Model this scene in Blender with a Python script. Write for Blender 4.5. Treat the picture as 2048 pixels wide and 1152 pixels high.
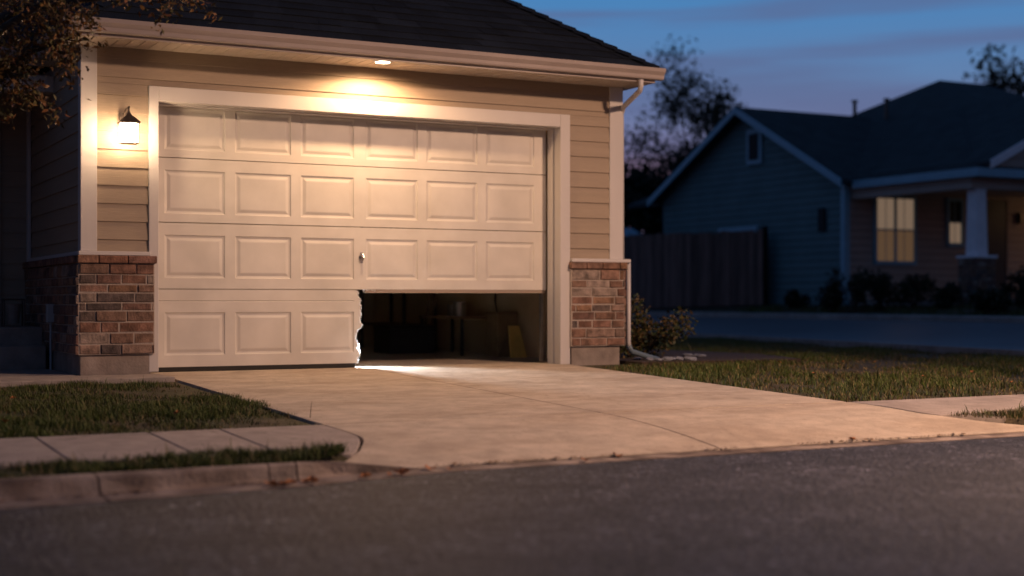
import bpy, bmesh, math, random
import numpy as np
from mathutils import Vector, Matrix
R = math.radians
for o in list(bpy.data.objects): bpy.data.objects.remove(o)
sc = bpy.context.scene
COL = sc.collection

# ------------------------------------------------------------------ camera
CAM = (-2.89, -11.84, .62)
YAW = R(27.7)
cam = bpy.data.cameras.new('camera'); camo = bpy.data.objects.new('camera', cam); COL.objects.link(camo)
camo.location = CAM; camo.rotation_euler = (R(90), 0, -YAW)
cam.sensor_width = 36; cam.lens = 50; cam.shift_y = 23/2048; cam.clip_end = 2000; cam.clip_start = .05
cam.dof.use_dof = True; cam.dof.focus_distance = 10.8; cam.dof.aperture_fstop = .95
sc.camera = camo
# ------------------------------------------------------------------ sky
W = bpy.data.worlds.new("World"); sc.world = W; W.use_nodes = True
wn, wl = W.node_tree.nodes, W.node_tree.links
wn.clear()
tc = wn.new('ShaderNodeTexCoord'); sep = wn.new('ShaderNodeSeparateXYZ'); wl.new(tc.outputs['Generated'], sep.inputs[0])
ramp = wn.new('ShaderNodeValToRGB'); wl.new(sep.outputs['Z'], ramp.inputs[0])
el = ramp.color_ramp.elements
stops = [(0.0, (.30, .14, .17)), (.085, (.24, .15, .24)), (.115, (.16, .175, .33)), (.15, (.11, .21, .41)), (.215, (.055, .22, .49)), (.40, (.028, .11, .27)), (1., (.009, .032, .105))]
el[0].position, el[0].color = stops[0][0], (*stops[0][1], 1)
el[1].position, el[1].color = stops[-1][0], (*stops[-1][1], 1)
for p, c in stops[1:-1]:
    e = el.new(p); e.color = (*c, 1)
mp = wn.new('ShaderNodeMapping'); mp.inputs['Scale'].default_value = (1.3, 1.3, 26); mp.inputs['Rotation'].default_value = (R(4), R(-7), 0)
wl.new(tc.outputs['Generated'], mp.inputs[0])
no = wn.new('ShaderNodeTexNoise'); no.inputs['Scale'].default_value = 2.2; no.inputs['Detail'].default_value = 5; wl.new(mp.outputs[0], no.inputs['Vector'])
cr = wn.new('ShaderNodeValToRGB'); cr.color_ramp.elements[0].position = .44; cr.color_ramp.elements[1].position = .60; wl.new(no.outputs[0], cr.inputs[0])
cm = wn.new('ShaderNodeMath'); cm.operation = 'MULTIPLY'; cm.inputs[1].default_value = .6; wl.new(cr.outputs[0], cm.inputs[0])
mx = wn.new('ShaderNodeMix'); mx.data_type = 'RGBA'; wl.new(cm.outputs[0], mx.inputs[0]); wl.new(ramp.outputs[0], mx.inputs[6]); mx.inputs[7].default_value = (.10, .125, .26, 1)
nish = wn.new('ShaderNodeTexSky'); nish.sky_type = 'NISHITA'; nish.sun_disc = False
nish.sun_elevation = R(-2.5); nish.sun_rotation = R(30)
bg1 = wn.new('ShaderNodeBackground'); bg2 = wn.new('ShaderNodeBackground'); ad = wn.new('ShaderNodeAddShader'); wo = wn.new('ShaderNodeOutputWorld')
dt = wn.new('ShaderNodeVectorMath'); dt.operation = 'DOT_PRODUCT'; wl.new(tc.outputs['Generated'], dt.inputs[0]); dt.inputs[1].default_value = (.46, .89, 0)
az = wn.new('ShaderNodeMapRange'); az.inputs[1].default_value = -.6; az.inputs[2].default_value = .8; az.inputs[3].default_value = .48; az.inputs[4].default_value = 1.; wl.new(dt.outputs['Value'], az.inputs[0])
wl.new(mx.outputs[2], bg1.inputs[0]); wl.new(az.outputs[0], bg1.inputs[1])
wl.new(nish.outputs[0], bg2.inputs[0]); bg2.inputs[1].default_value = .02
wl.new(bg1.outputs[0], ad.inputs[0]); wl.new(bg2.outputs[0], ad.inputs[1]); wl.new(ad.outputs[0], wo.inputs[0])
sc.view_settings.view_transform = 'Standard'; sc.view_settings.look = 'None'
sc.view_settings.exposure = 0; sc.view_settings.gamma = 1
P_STREET, P_CAN, E_SCONCE, P_WORK = 3050., 125., 95., 280.

# ------------------------------------------------------------------ projection helper (only used while measuring world positions)
def onY(px, py, Y):
    r = (px-1024)/2844; dx, dy = math.cos(YAW)*r+math.sin(YAW), -math.sin(YAW)*r+math.cos(YAW)
    z = (Y-CAM[1])/dy; return CAM[0]+dx*z, CAM[2]+(599-py)*z/2844

# ------------------------------------------------------------------ helpers
def tag(o, label=None, cat=None, group=None, kind=None):
    if label: o['label'] = label
    if cat: o['category'] = cat
    if group: o['group'] = group
    if kind: o['kind'] = kind
    return o
def empty(name, loc=(0, 0, 0), rz=0):
    o = bpy.data.objects.new(name, None); COL.objects.link(o); o.location = loc; o.rotation_euler.z = rz
    o.empty_display_size = .1
    return o
class MB:
    def __init__(s): s.v, s.f, s.c = [], [], []
    def poly(s, pts, col=None):
        n = len(s.v); s.v += [tuple(p) for p in pts]; s.f.append(tuple(range(n, n+len(pts)))); s.c.append(col)
    def faces(s, vs, fs, col=None):
        n = len(s.v); s.v += [tuple(p) for p in vs]
        for f in fs: s.f.append(tuple(i+n for i in f)); s.c.append(col)
    def box(s, x0, x1, y0, y1, z0, z1, col=None):
        s.faces([(x0, y0, z0), (x1, y0, z0), (x1, y1, z0), (x0, y1, z0), (x0, y0, z1), (x1, y0, z1), (x1, y1, z1), (x0, y1, z1)],
                [(0, 3, 2, 1), (4, 5, 6, 7), (0, 1, 5, 4), (1, 2, 6, 5), (2, 3, 7, 6), (3, 0, 4, 7)], col)
        return s
    def hexa(s, b, t, col=None):
        s.faces(list(b)+list(t), [(3, 2, 1, 0), (4, 5, 6, 7), (0, 1, 5, 4), (1, 2, 6, 5), (2, 3, 7, 6), (3, 0, 4, 7)], col)
    def prism(s, poly, z1, z0, col=None):     # z1,z0: functions or numbers; poly counter-clockwise
        f1 = z1 if callable(z1) else (lambda x, y: z1); f0 = z0 if callable(z0) else (lambda x, y: z0)
        n = len(poly)
        vs = [(x, y, f0(x, y)) for x, y in poly]+[(x, y, f1(x, y)) for x, y in poly]
        fs = [tuple(range(n-1, -1, -1)), tuple(range(n, 2*n))]+[(i, (i+1) % n, n+(i+1) % n, n+i) for i in range(n)]
        s.faces(vs, fs, col)
    def tube(s, pts, rad, n=8, caps=True, col=None):
        pts = [Vector(p) for p in pts]; k = len(pts)
        rad = rad if hasattr(rad, '__len__') else [rad]*k
        rings = []; up = Vector((0.13, .21, 1)).normalized()
        for i, p in enumerate(pts):
            d = (pts[min(i+1, k-1)]-pts[max(i-1, 0)]).normalized()
            a = d.cross(up)
            if a.length < .05: a = d.cross(Vector((1, 0, 0)))
            a.normalize(); b = d.cross(a).normalized()
            rings.append([p+(a*math.cos(2*math.pi*j/n)+b*math.sin(2*math.pi*j/n))*rad[i] for j in range(n)])
        vs = [v for r in rings for v in r]; fs = []
        for i in range(k-1):
            for j in range(n):
                fs.append((i*n+j, i*n+(j+1) % n, (i+1)*n+(j+1) % n, (i+1)*n+j))
        if caps: fs += [tuple(range(n-1, -1, -1)), tuple((k-1)*n+j for j in range(n))]
        s.faces(vs, fs, col); return s
    def lathe(s, prof, n=20, cx=0, cy=0, sq=False):
        rings = [[(cx+r*math.cos(2*math.pi*(j+.5)/n), cy+r*math.sin(2*math.pi*(j+.5)/n), z) for j in range(n)] for r, z in prof]
        fs = []
        for i in range(len(prof)-1):
            for j in range(n): fs.append((i*n+j, i*n+(j+1) % n, (i+1)*n+(j+1) % n, (i+1)*n+j))
        fs += [tuple(range(n-1, -1, -1)), tuple((len(prof)-1)*n+j for j in range(n))]
        s.faces([v for r in rings for v in r], fs); return s
    def build(s, name, mat, parent=None, bevel=0, smooth=False, fix=True):
        me = bpy.data.meshes.new(name); me.from_pydata(s.v, [], s.f); me.materials.append(mat)
        if any(c is not None for c in s.c):
            ca = me.color_attributes.new('tint', 'FLOAT_COLOR', 'CORNER')
            arr = np.ones((len(me.loops), 4), np.float32); i = 0
            for f, c in zip(s.f, s.c):
                if c is not None: arr[i:i+len(f), :3] = c
                i += len(f)
            ca.data.foreach_set('color', arr.ravel())
        if fix:
            bm = bmesh.new(); bm.from_mesh(me); bmesh.ops.recalc_face_normals(bm, faces=bm.faces); bm.to_mesh(me); bm.free()
        if smooth: me.polygons.foreach_set('use_smooth', [True]*len(me.polygons))
        o = bpy.data.objects.new(name, me); COL.objects.link(o)
        if parent is not None: o.parent = parent
        if bevel:
            b = o.modifiers.new('bevel', 'BEVEL'); b.width = bevel; b.segments = 2; b.limit_method = 'ANGLE'; b.angle_limit = R(40); b.harden_normals = False
        return o
def quick(name, verts, faces_flat, nper, mat, cols=None, parent=None):
    me = bpy.data.meshes.new(name); nv = len(verts); nf = len(faces_flat)//nper
    me.vertices.add(nv); me.vertices.foreach_set('co', np.asarray(verts, np.float32).ravel())
    me.loops.add(nf*nper); me.loops.foreach_set('vertex_index', np.asarray(faces_flat, np.int32))
    me.polygons.add(nf); me.polygons.foreach_set('loop_start', np.arange(nf, dtype=np.int32)*nper)
    me.update(calc_edges=True)
    if cols is not None:
        ca = me.color_attributes.new('tint', 'FLOAT_COLOR', 'POINT')
        a = np.ones((nv, 4), np.float32); a[:, :3] = cols; ca.data.foreach_set('color', a.ravel())
    me.materials.append(mat); o = bpy.data.objects.new(name, me); COL.objects.link(o)
    if parent is not None: o.parent = parent
    return o
def copy_tree(o, parent=None):
    c = o.copy(); COL.objects.link(c); c.parent = parent
    for ch in list(o.children): copy_tree(ch, c)
    return c

# ------------------------------------------------------------------ materials
def mat(name, col, rough=.6, var=0, vscale=6, bump=0, bscale=40, tint=False, metal=0, col2=None, c2scale=3, c2amt=.5, stretch=None, spec=.4, emit=None, es=0, grain=0, gscale=180, trans=0):
    m = bpy.data.materials.new(name); m.use_nodes = True; n, l = m.node_tree.nodes, m.node_tree.links
    b = n['Principled BSDF']; b.inputs['Roughness'].default_value = rough; b.inputs['Metallic'].default_value = metal
    b.inputs['Specular IOR Level'].default_value = spec
    co = n.new('ShaderNodeTexCoord'); mpp = n.new('ShaderNodeMapping'); l.new(co.outputs['Object'], mpp.inputs[0])
    if stretch: mpp.inputs['Scale'].default_value = stretch
    def noise(s, d=4):
        t = n.new('ShaderNodeTexNoise'); t.inputs['Scale'].default_value = s; t.inputs['Detail'].default_value = d; l.new(mpp.outputs[0], t.inputs['Vector']); return t
    def mixc(fac, a, bb, mode='MIX'):
        x = n.new('ShaderNodeMix'); x.data_type = 'RGBA'; x.blend_type = mode
        if isinstance(fac, float): x.inputs[0].default_value = fac
        else: l.new(fac, x.inputs[0])
        for i, q in ((6, a), (7, bb)):
            if isinstance(q, tuple): x.inputs[i].default_value = (*q, 1)
            else: l.new(q, x.inputs[i])
        return x.outputs[2]
    cur = tuple(col)
    if tint:
        at = n.new('ShaderNodeAttribute'); at.attribute_name = 'tint'; cur = mixc(1., cur, at.outputs['Color'], 'MULTIPLY')
    if col2 is not None:
        t = noise(c2scale, 6); rr = n.new('ShaderNodeValToRGB'); rr.color_ramp.elements[0].position = .42; rr.color_ramp.elements[1].position = .66; l.new(t.outputs[0], rr.inputs[0])
        mm = n.new('ShaderNodeMath'); mm.operation = 'MULTIPLY'; mm.inputs[1].default_value = c2amt; l.new(rr.outputs[0], mm.inputs[0]); cur = mixc(mm.outputs[0], cur, tuple(col2))
    if var:
        t = noise(vscale, 5); mr = n.new('ShaderNodeMapRange'); mr.inputs[1].default_value = .3; mr.inputs[2].default_value = .7
        mr.inputs[3].default_value = 1-var; mr.inputs[4].default_value = 1+var; l.new(t.outputs[0], mr.inputs[0])
        cur = mixc(1., cur, mr.outputs[0], 'MULTIPLY')
    if grain:
        t = noise(gscale, 2); mr = n.new('ShaderNodeMapRange'); mr.inputs[1].default_value = .35; mr.inputs[2].default_value = .65
        mr.inputs[3].default_value = 1-grain; mr.inputs[4].default_value = 1+grain; l.new(t.outputs[0], mr.inputs[0])
        cur = mixc(1., cur, mr.outputs[0], 'MULTIPLY')
    if isinstance(cur, tuple): b.inputs['Base Color'].default_value = (*cur, 1)
    else: l.new(cur, b.inputs['Base Color'])
    if bump:
        t = noise(bscale, 4); bp = n.new('ShaderNodeBump'); bp.inputs['Strength'].default_value = bump; bp.inputs['Distance'].default_value = .01
        l.new(t.outputs[0], bp.inputs['Height']); l.new(bp.outputs[0], b.inputs['Normal'])
    if emit: b.inputs['Emission Color'].default_value = (*emit, 1); b.inputs['Emission Strength'].default_value = es
    if trans: b.inputs['Transmission Weight'].default_value = trans
    return m
M = {}
M['door'] = mat('door_paint', (.56, .53, .50), .42, var=.09, vscale=3.5, bump=.05, bscale=220, col2=(.50, .46, .40), c2scale=1.3, c2amt=.35)
M['trim'] = mat('trim_paint', (.52, .49, .48), .45, var=.05, vscale=3, bump=.05, bscale=90, stretch=(1, 1, .3))
M['gutter'] = mat('gutter_metal', (.34, .29, .275), .38, var=.07, vscale=3)
M['soffit'] = mat('soffit_vinyl', (.52, .44, .37), .5, var=.04)
M['siding'] = mat('siding_tan', (.30, .235, .175), .6, var=.07, vscale=4, bump=.2, bscale=30, stretch=(.25, .25, 5), grain=.05, gscale=60)
M['shingle'] = mat('roof_shingle', (.010, .0135, .020), .92, tint=True, bump=.9, bscale=160, grain=.35, gscale=220, var=.25, vscale=2, spec=.2)
M['brick'] = mat('brick_stone', (.80, .83, .86), .85, tint=True, var=.5, vscale=14, bump=.9, bscale=55, grain=.16, gscale=150, spec=.25)
M['mortar'] = mat('mortar', (.36, .30, .26), .9, var=.15, vscale=30, bump=.7, bscale=120)
M['footing'] = mat('footing_concrete', (.27, .225, .195), .85, var=.28, vscale=5, bump=.6, bscale=45, col2=(.17, .13, .11), c2scale=6)
M['conc'] = mat('driveway_concrete', (.46, .385, .31), .75, var=.13, vscale=3, bump=.35, bscale=130, col2=(.31, .235, .17), c2scale=1.1, c2amt=.5, grain=.2, gscale=190, stretch=(1, 1.9, 1))
M['walk'] = mat('sidewalk_concrete', (.32, .275, .25), .8, var=.15, vscale=2.2, bump=.35, bscale=130, col2=(.22, .18, .16), c2scale=2.3, c2amt=.5, grain=.10, gscale=190)
M['kerb'] = mat('kerb_concrete', (.26, .21, .18), .8, var=.4, vscale=5, bump=.8, bscale=50, col2=(.085, .055, .04), c2scale=4, c2amt=.85, grain=.12, gscale=160, stretch=(1, 1, 1))
M['asphalt'] = mat('asphalt', (.0145, .0142, .0185), .62, var=.35, vscale=9, bump=1., bscale=42, grain=.3, gscale=90, col2=(.017, .016, .020), c2scale=.6, c2amt=.7, spec=.5)
def surf_detail(m, layers, crack=.33, cw=.010, cd=.35, bumpd=.035, streak=None):
    n, l = m.node_tree.nodes, m.node_tree.links; b = n['Principled BSDF']; src = b.inputs['Base Color'].links[0].from_socket
    co = n.new('ShaderNodeTexCoord')
    def ns(sc_, lo, hi, a, c, det=2, st=(1, 1, 1)):
        mq = n.new('ShaderNodeMapping'); mq.inputs['Scale'].default_value = st; l.new(co.outputs['Object'], mq.inputs[0])
        t = n.new('ShaderNodeTexNoise'); t.inputs['Scale'].default_value = sc_; t.inputs['Detail'].default_value = det; l.new(mq.outputs[0], t.inputs['Vector'])
        r = n.new('ShaderNodeMapRange'); r.inputs[1].default_value = lo; r.inputs[2].default_value = hi; r.inputs[3].default_value = a; r.inputs[4].default_value = c; l.new(t.outputs[0], r.inputs[0]); return r.outputs[0]
    cur = src
    for k in [ns(*q) for q in layers]:
        x = n.new('ShaderNodeMix'); x.data_type = 'RGBA'; x.blend_type = 'MULTIPLY'; x.inputs[0].default_value = 1; l.new(cur, x.inputs[6]); l.new(k, x.inputs[7]); cur = x.outputs[2]
    v = n.new('ShaderNodeTexVoronoi'); v.feature = 'DISTANCE_TO_EDGE'; v.inputs['Scale'].default_value = crack
    wq = n.new('ShaderNodeTexNoise'); wq.inputs['Scale'].default_value = 2.5; wq.inputs['Detail'].default_value = 6; l.new(co.outputs['Object'], wq.inputs['Vector'])
    vm = n.new('ShaderNodeVectorMath'); vm.operation = 'MULTIPLY_ADD'; vm.inputs[1].default_value = (.5, .5, .5); l.new(wq.outputs['Color'], vm.inputs[0]); l.new(co.outputs['Object'], vm.inputs[2]); l.new(vm.outputs[0], v.inputs['Vector'])
    r = n.new('ShaderNodeMapRange'); r.inputs[1].default_value = .002; r.inputs[2].default_value = cw; r.inputs[3].default_value = cd; r.inputs[4].default_value = 1; l.new(v.outputs['Distance'], r.inputs[0])
    x = n.new('ShaderNodeMix'); x.data_type = 'RGBA'; x.blend_type = 'MULTIPLY'; x.inputs[0].default_value = 1; l.new(cur, x.inputs[6]); l.new(r.outputs[0], x.inputs[7]); l.new(x.outputs[2], b.inputs['Base Color'])
    for q in n:
        if q.type == 'BUMP': q.inputs['Distance'].default_value = bumpd
surf_detail(M['asphalt'], [(14, .35, .65, .45, 1.7), (26, .56, .68, 1., 3.6), (45, .58, .70, 1., 4.5), (3.0, .35, .65, .6, 1.45, 6), (1.6, .38, .62, .75, 1.2, 3, (.12, 1, 1))])
surf_detail(M['conc'], [(9, .35, .65, .90, 1.08, 4), (30, .62, .74, 1., .72), (2.2, .60, .74, 1., .78, 5)], crack=.23, cw=.004, cd=.9, bumpd=.012)
surf_detail(M['walk'], [(9, .35, .65, .88, 1.1, 4), (30, .62, .74, 1., .7)], crack=.4, cw=.006, cd=.75, bumpd=.012)
M['asphalt2'] = mat('asphalt_side_road', (.11, .125, .14), .45, var=.12, vscale=.5, bump=.5, bscale=60, spec=.5)
M['soil'] = mat('lawn_soil', (.055, .043, .024), .95, var=.4, vscale=9, bump=1, bscale=50, col2=(.035, .042, .014), c2scale=2.5, c2amt=.8)
M['mulch'] = mat('mulch', (.05, .032, .022), .95, var=.5, vscale=30, bump=1, bscale=60)
M['grass'] = mat('grass_blade', (1, 1, 1), .6, tint=True, spec=.3)
M['leaf'] = mat('leaf', (1, 1, 1), .55, tint=True, spec=.3)
M['bark'] = mat('bark', (.055, .04, .03), .9, var=.4, vscale=14, bump=1, bscale=40)
M['black'] = mat('black_rubber', (.015, .014, .013), .7)
M['bronze'] = mat('dark_bronze', (.10, .08, .07), .42, metal=.6, var=.2, vscale=20)
M['steel'] = mat('galvanised_steel', (.42, .40, .37), .35, metal=.85, var=.15, vscale=10)
M['chrome'] = mat('worn_chrome', (.55, .52, .48), .25, metal=1)
M['torn'] = mat('torn_core_glow', (.82, .82, .80), .6, bump=1, bscale=60, var=.1, vscale=30)  # torn core; its white also paints the lit glow along the tear
M['inwall'] = mat('garage_drywall', (.52, .39, .24), .85, var=.15, vscale=2, bump=.2, bscale=30)
M['card'] = mat('cardboard', (.20, .13, .07), .8, var=.15, vscale=8)
M['darkbox'] = mat('dark_plastic', (.02, .018, .017), .5)
M['yellow'] = mat('yellow_plastic', (.62, .43, .13), .5, var=.15, vscale=7)
M['wood'] = mat('worn_wood', (.17, .10, .055), .75, var=.3, vscale=8, stretch=(1, 1, .15), bump=.4, bscale=40)
M['fence'] = mat('fence_wood', (.15, .09, .075), .85, tint=True, var=.3, vscale=5, stretch=(2, 2, .25), bump=.6, bscale=30)
M['nside'] = mat('neighbour_grey_siding', (.115, .20, .215), .8, var=.1, vscale=1.5)
M['nfront'] = mat('neighbour_beige_siding', (.42, .33, .28), .8, var=.08, vscale=1.5)
M['ntrim'] = mat('neighbour_trim', (.24, .42, .52), .6, var=.06)
M['npost'] = mat('neighbour_column_paint', (.78, .74, .76), .6, var=.06)
M['nroof'] = mat('neighbour_shingle', (.034, .046, .050), .9, tint=False, var=.25, vscale=3, grain=.3, gscale=40, spec=.2)
M['glow'] = mat('lit_curtain', (.35, .26, .16), .8, emit=(1, .68, .46), es=.165, var=.1)
M['glow2'] = mat('lit_blind', (.35, .26, .16), .8, emit=(1, .56, .28), es=.085)
M['dglass'] = mat('dark_glass', (.012, .018, .022), .6, spec=.2)
M['entry'] = mat('entry_door_paint', (.035, .025, .022), .5)
M['rock'] = mat('edging_stone', (.24, .25, .29), .8, var=.2, vscale=12, bump=.6, bscale=30)
M['pvc'] = mat('grey_pvc', (.33, .36, .38), .5)
M['sconce'] = mat('frosted_glass_lit', (.9, .85, .8), .4, emit=(1, .68, .40), es=E_SCONCE)
M['canlit'] = mat('can_lens_lit', (.9, .85, .8), .4, emit=(1, .80, .58), es=22)
M['headlit'] = mat('street_lens_lit', (.9, .8, .6), .4, emit=(1, .58, .28), es=60)
def line_bump(m, axis='Y', scale=10, dist=.012, strength=.8):
    """horizontal laps / soffit grooves as a real bump on an existing material"""
    n, l = m.node_tree.nodes, m.node_tree.links; b = n['Principled BSDF']
    co = n.new('ShaderNodeTexCoord'); s = n.new('ShaderNodeSeparateXYZ'); l.new(co.outputs['Object'], s.inputs[0])
    mu = n.new('ShaderNodeMath'); mu.operation = 'MULTIPLY'; mu.inputs[1].default_value = scale; l.new(s.outputs[axis], mu.inputs[0])
    fr = n.new('ShaderNodeMath'); fr.operation = 'FRACT'; l.new(mu.outputs[0], fr.inputs[0])
    mr = n.new('ShaderNodeMapRange'); mr.inputs[1].default_value = 0; mr.inputs[2].default_value = .14; l.new(fr.outputs[0], mr.inputs[0])
    bp = n.new('ShaderNodeBump'); bp.inputs['Strength'].default_value = strength; bp.inputs['Distance'].default_value = dist
    l.new(mr.outputs[0], bp.inputs['Height']); l.new(bp.outputs[0], b.inputs['Normal'])
line_bump(M['soffit'], 'X', 10, .01, 1)
line_bump(M['nside'], 'Z', 6, .03); line_bump(M['nfront'], 'Z', 6, .03)

# ================================================================== GROUND
def sstep(a, b, x):
    t = min(1, max(0, (x-a)/(b-a))); return t*t*(3-2*t)
def gz(x, y):
    D = max(0, -y)
    z = -.029*min(D, 5.35)
    z += -.10*sstep(5, 11, x)*sstep(-6, 0, y)
    z += .62*sstep(13.6, 19.3, x)*sstep(-5, 3, y)
    return z
DX = [-200, -80, -40, -20, -12, -8, -5, -4, -3, -2.4, -1.8, -1.2, -.62, -.5, -.3, -.015, 0, .5, 1, 1.9, 3, 3.9, 3.925, 4.035, 4.3, 4.62, 4.75, 5.2, 6, 7, 8, 9, 10, 11, 12, 12.8, 13.6, 14.4, 15.2, 16, 17, 18, 19, 20, 23, 30, 45, 80, 200, 600]
DY = [-300, -100, -40, -20, -13.9, -13.6, -5.7, -5.36, -5.29, -5.1, -4.98, -4.9, -4.5, -3.96, -3, -2, -1, -.75, 0, 1, 2, 3, 4, 5, 6, 7, 8, 9, 10, 11, 12, 13, 14, 15.5, 17, 20, 25, 32, 45, 80, 200, 700]
g = MB(); nx, ny = len(DX), len(DY)
def groundz(x, y):
    if -13.7 < y < -5.36: return -.42
    if y <= -13.7: return -.16
    if -.63 <= x <= 4.63 and y <= -5.05: return -.33
    if -.2 <= x <= 4.63 and y <= -4.85: return -.33
    z = gz(x, y)-.015
    if 3.91 < x <= 4.04 and -4.95 < y <= -4.2: z -= .09
    if -.01 <= x <= 3.91 and y > -5.36 and y < 1.5: z -= .05 if y > -4.2 else .10
    return z
g.v = [(x, y, groundz(x, y)) for y in DY for x in DX]
g.f = [(j*nx+i, j*nx+i+1, (j+1)*nx+i+1, (j+1)*nx+i) for j in range(ny-1) for i in range(nx-1)]; g.c = [None]*len(g.f)
tag(g.build('lawn_ground', M['soil'], smooth=True), kind='structure')

# front road: edge curve
def Dedge(x):
    pts = [(-200, 5.9), (-3, 5.74), (-1.6, 5.70), (-.66, 5.60), (-.3, 5.5), (.1, 5.41), (4.6, 5.41), (200, 5.41)]
    for (a, p), (b, q) in zip(pts, pts[1:]):
        if a <= x <= b: return p+(q-p)*(x-a)/(b-a)
    return 5.41
xs = [-60, -20, -8, -5, -3, -2.5, -2, -1.6, -1.2, -.9, -.66, -.5, -.3, -.1, .1, .5, 1, 2, 3, 4, 4.6, 5, 6, 8, 11.5, 17, 60, 200]
r_ = MB()
rows = [lambda x: -Dedge(x), lambda x: -6.4, lambda x: -7.5, lambda x: -9.5, lambda x: -12, lambda x: -13.55]
rz = [-.240, -.235, -.228, -.215, -.23, -.245]
nn = len(xs)
r_.v = [(x, rows[k](x), rz[k]) for k in range(6) for x in xs]
r_.f = [(k*nn+i+1, k*nn+i, (k+1)*nn+i, (k+1)*nn+i+1) for k in range(5) for i in range(nn-1)]; r_.c = [None]*len(r_.f)
tag(r_.build('road', M['asphalt'], smooth=True), kind='structure')

# kerb and gutter on the house side, one profile swept along the road, with expansion joints
def kerbh(x):   # 1 = full height
    if x < -.62: return 1.
    if x < .12: return 1-sstep(-.62, .12, x)
    if x < 4.55: return 0.
    return sstep(4.55, 5.5, x)
def kprof(x):
    h = kerbh(x); e = Dedge(x)
    zt = -.232+(.232-.155)*h
    fb = e-.19 if h > 0 else e-.19
    fb = min(fb, e-.13)
    back = 5.28 if h < .02 else 5.28+.07*h
    tf = min(back+.10, fb-.03*h-.004)
    if h < .3: tf = back+.02
    fb = max(fb, tf+.02) if h > .3 else max(back+.03, e-.12)
    return [(back, zt-.14), (back, zt), (tf-.012, zt), (tf+.006, zt-.012*h), (fb-.015, -.232+.012*h), (fb+.004, -.2325), (e+.004, -.2365), (e+.004, -.36)]
def sweep(x0, x1):
    k = MB(); st = [x0]+[x for x in np.arange(math.ceil(x0*5)/5, x1, .2) if x0+.02 < x < x1-.02]+[x1] if x1-x0 < 8 else [x0+(x1-x0)*i/10 for i in range(11)]
    P = [[(x, -d, z) for d, z in kprof(x)] for x in st]
    n = len(P[0])
    k.v = [p for r in P for p in r]
    k.f = [(i*n+j, (i+1)*n+j, (i+1)*n+j+1, i*n+j+1) for i in range(len(P)-1) for j in range(n-1)]+[tuple(range(n)), tuple(range((len(P)-1)*n+n-1, (len(P)-1)*n-1, -1))]
    k.c = [None]*len(k.f); return k
kb = MB()
for a, b in [(-60, -8), (-7.993, -4.6), (-4.594, -1.60), (-1.590, -.80), (-.792, -.66), (-.65, 1.9), (1.906, 4.6), (4.606, 7.5), (7.507, 11.3)]:
    k = sweep(a, b); kb.faces(k.v, k.f)
tag(kb.build('kerb', M['kerb']), kind='structure')
kb = MB(); kb.box(-60, 200, -13.9, -13.55, -.4, -.12); tag(kb.build('kerb', M['kerb'], bevel=.03), kind='structure')

# driveway slabs
def zd(x, y):
    D = -y
    if D < 3.955: return -.029*D+.003
    t = D-3.955; return -.1117-.029*t-.044*t*t
def zb(x, y): return zd(x, y)-.12
dr = MB()
G = .005
def slab(m, poly): m.prism(poly, zd, zb)
dr_rects = [(0+G, 1.9-G), (1.9+G, 3.9)]
for a, b in dr_rects:
    slab(dr, [(a, -3.955+.013), (b+.06*(b > 2), -3.955+.013), (b, .0-.02), (a, .0-.02)])
def pw(pts, y):     # piecewise-linear edge x(y), pts sorted by falling y
    for (ya, xa), (yb, xb) in zip(pts, pts[1:]):
        if ya >= y >= yb: return xa+(xb-xa)*(y-ya)/(yb-ya)
    return pts[-1][1]
def patch(m, lf, rf, y1, y0, nx_, ny_, zf, th=.12):
    ys = [y1+(y0-y1)*i/ny_ for i in range(ny_+1)]
    G_ = [[(pw(lf, y)+(pw(rf, y)-pw(lf, y))*j/nx_, y) for j in range(nx_+1)] for y in ys]
    top = [(x, y, zf(x, y)) for r in G_ for x, y in r]; n = len(top); w_ = nx_+1
    fs = [(i*w_+j, (i+1)*w_+j, (i+1)*w_+j+1, i*w_+j+1) for i in range(ny_) for j in range(nx_)]
    rim = [j for j in range(w_)]+[i*w_+nx_ for i in range(1, ny_+1)]+[ny_*w_+j for j in range(nx_-1, -1, -1)]+[i*w_ for i in range(ny_-1, 0, -1)]
    low = [(top[k][0], top[k][1], top[k][2]-th) for k in rim]; k_ = len(rim)
    fs += [(rim[i], rim[(i+1) % k_], n+(i+1) % k_, n+i) for i in range(k_)]
    m.faces(top+low, fs)
patch(dr, [(-3.96, .005), (-4.5, .03), (-4.6, .0), (-4.9, -.15), (-5.15, -.36), (-5.266, -.5)], [(0, 1.895), (-6, 1.895)], -3.968, -5.266, 8, 16, zd)
patch(dr, [(0, 1.905), (-6, 1.905)], [(-3.96, 3.97), (-4.6, 4.02), (-4.98, 4.25), (-5.266, 4.62)], -3.968, -5.266, 8, 16, zd)
tag(dr.build('driveway', M['conc'], bevel=.004), kind='structure')
fl = MB(); fl.box(-.35, 4.46, -.012, 6.0, -.12, .003); tag(fl.build('garage_floor', M['conc']), kind='structure')

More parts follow.
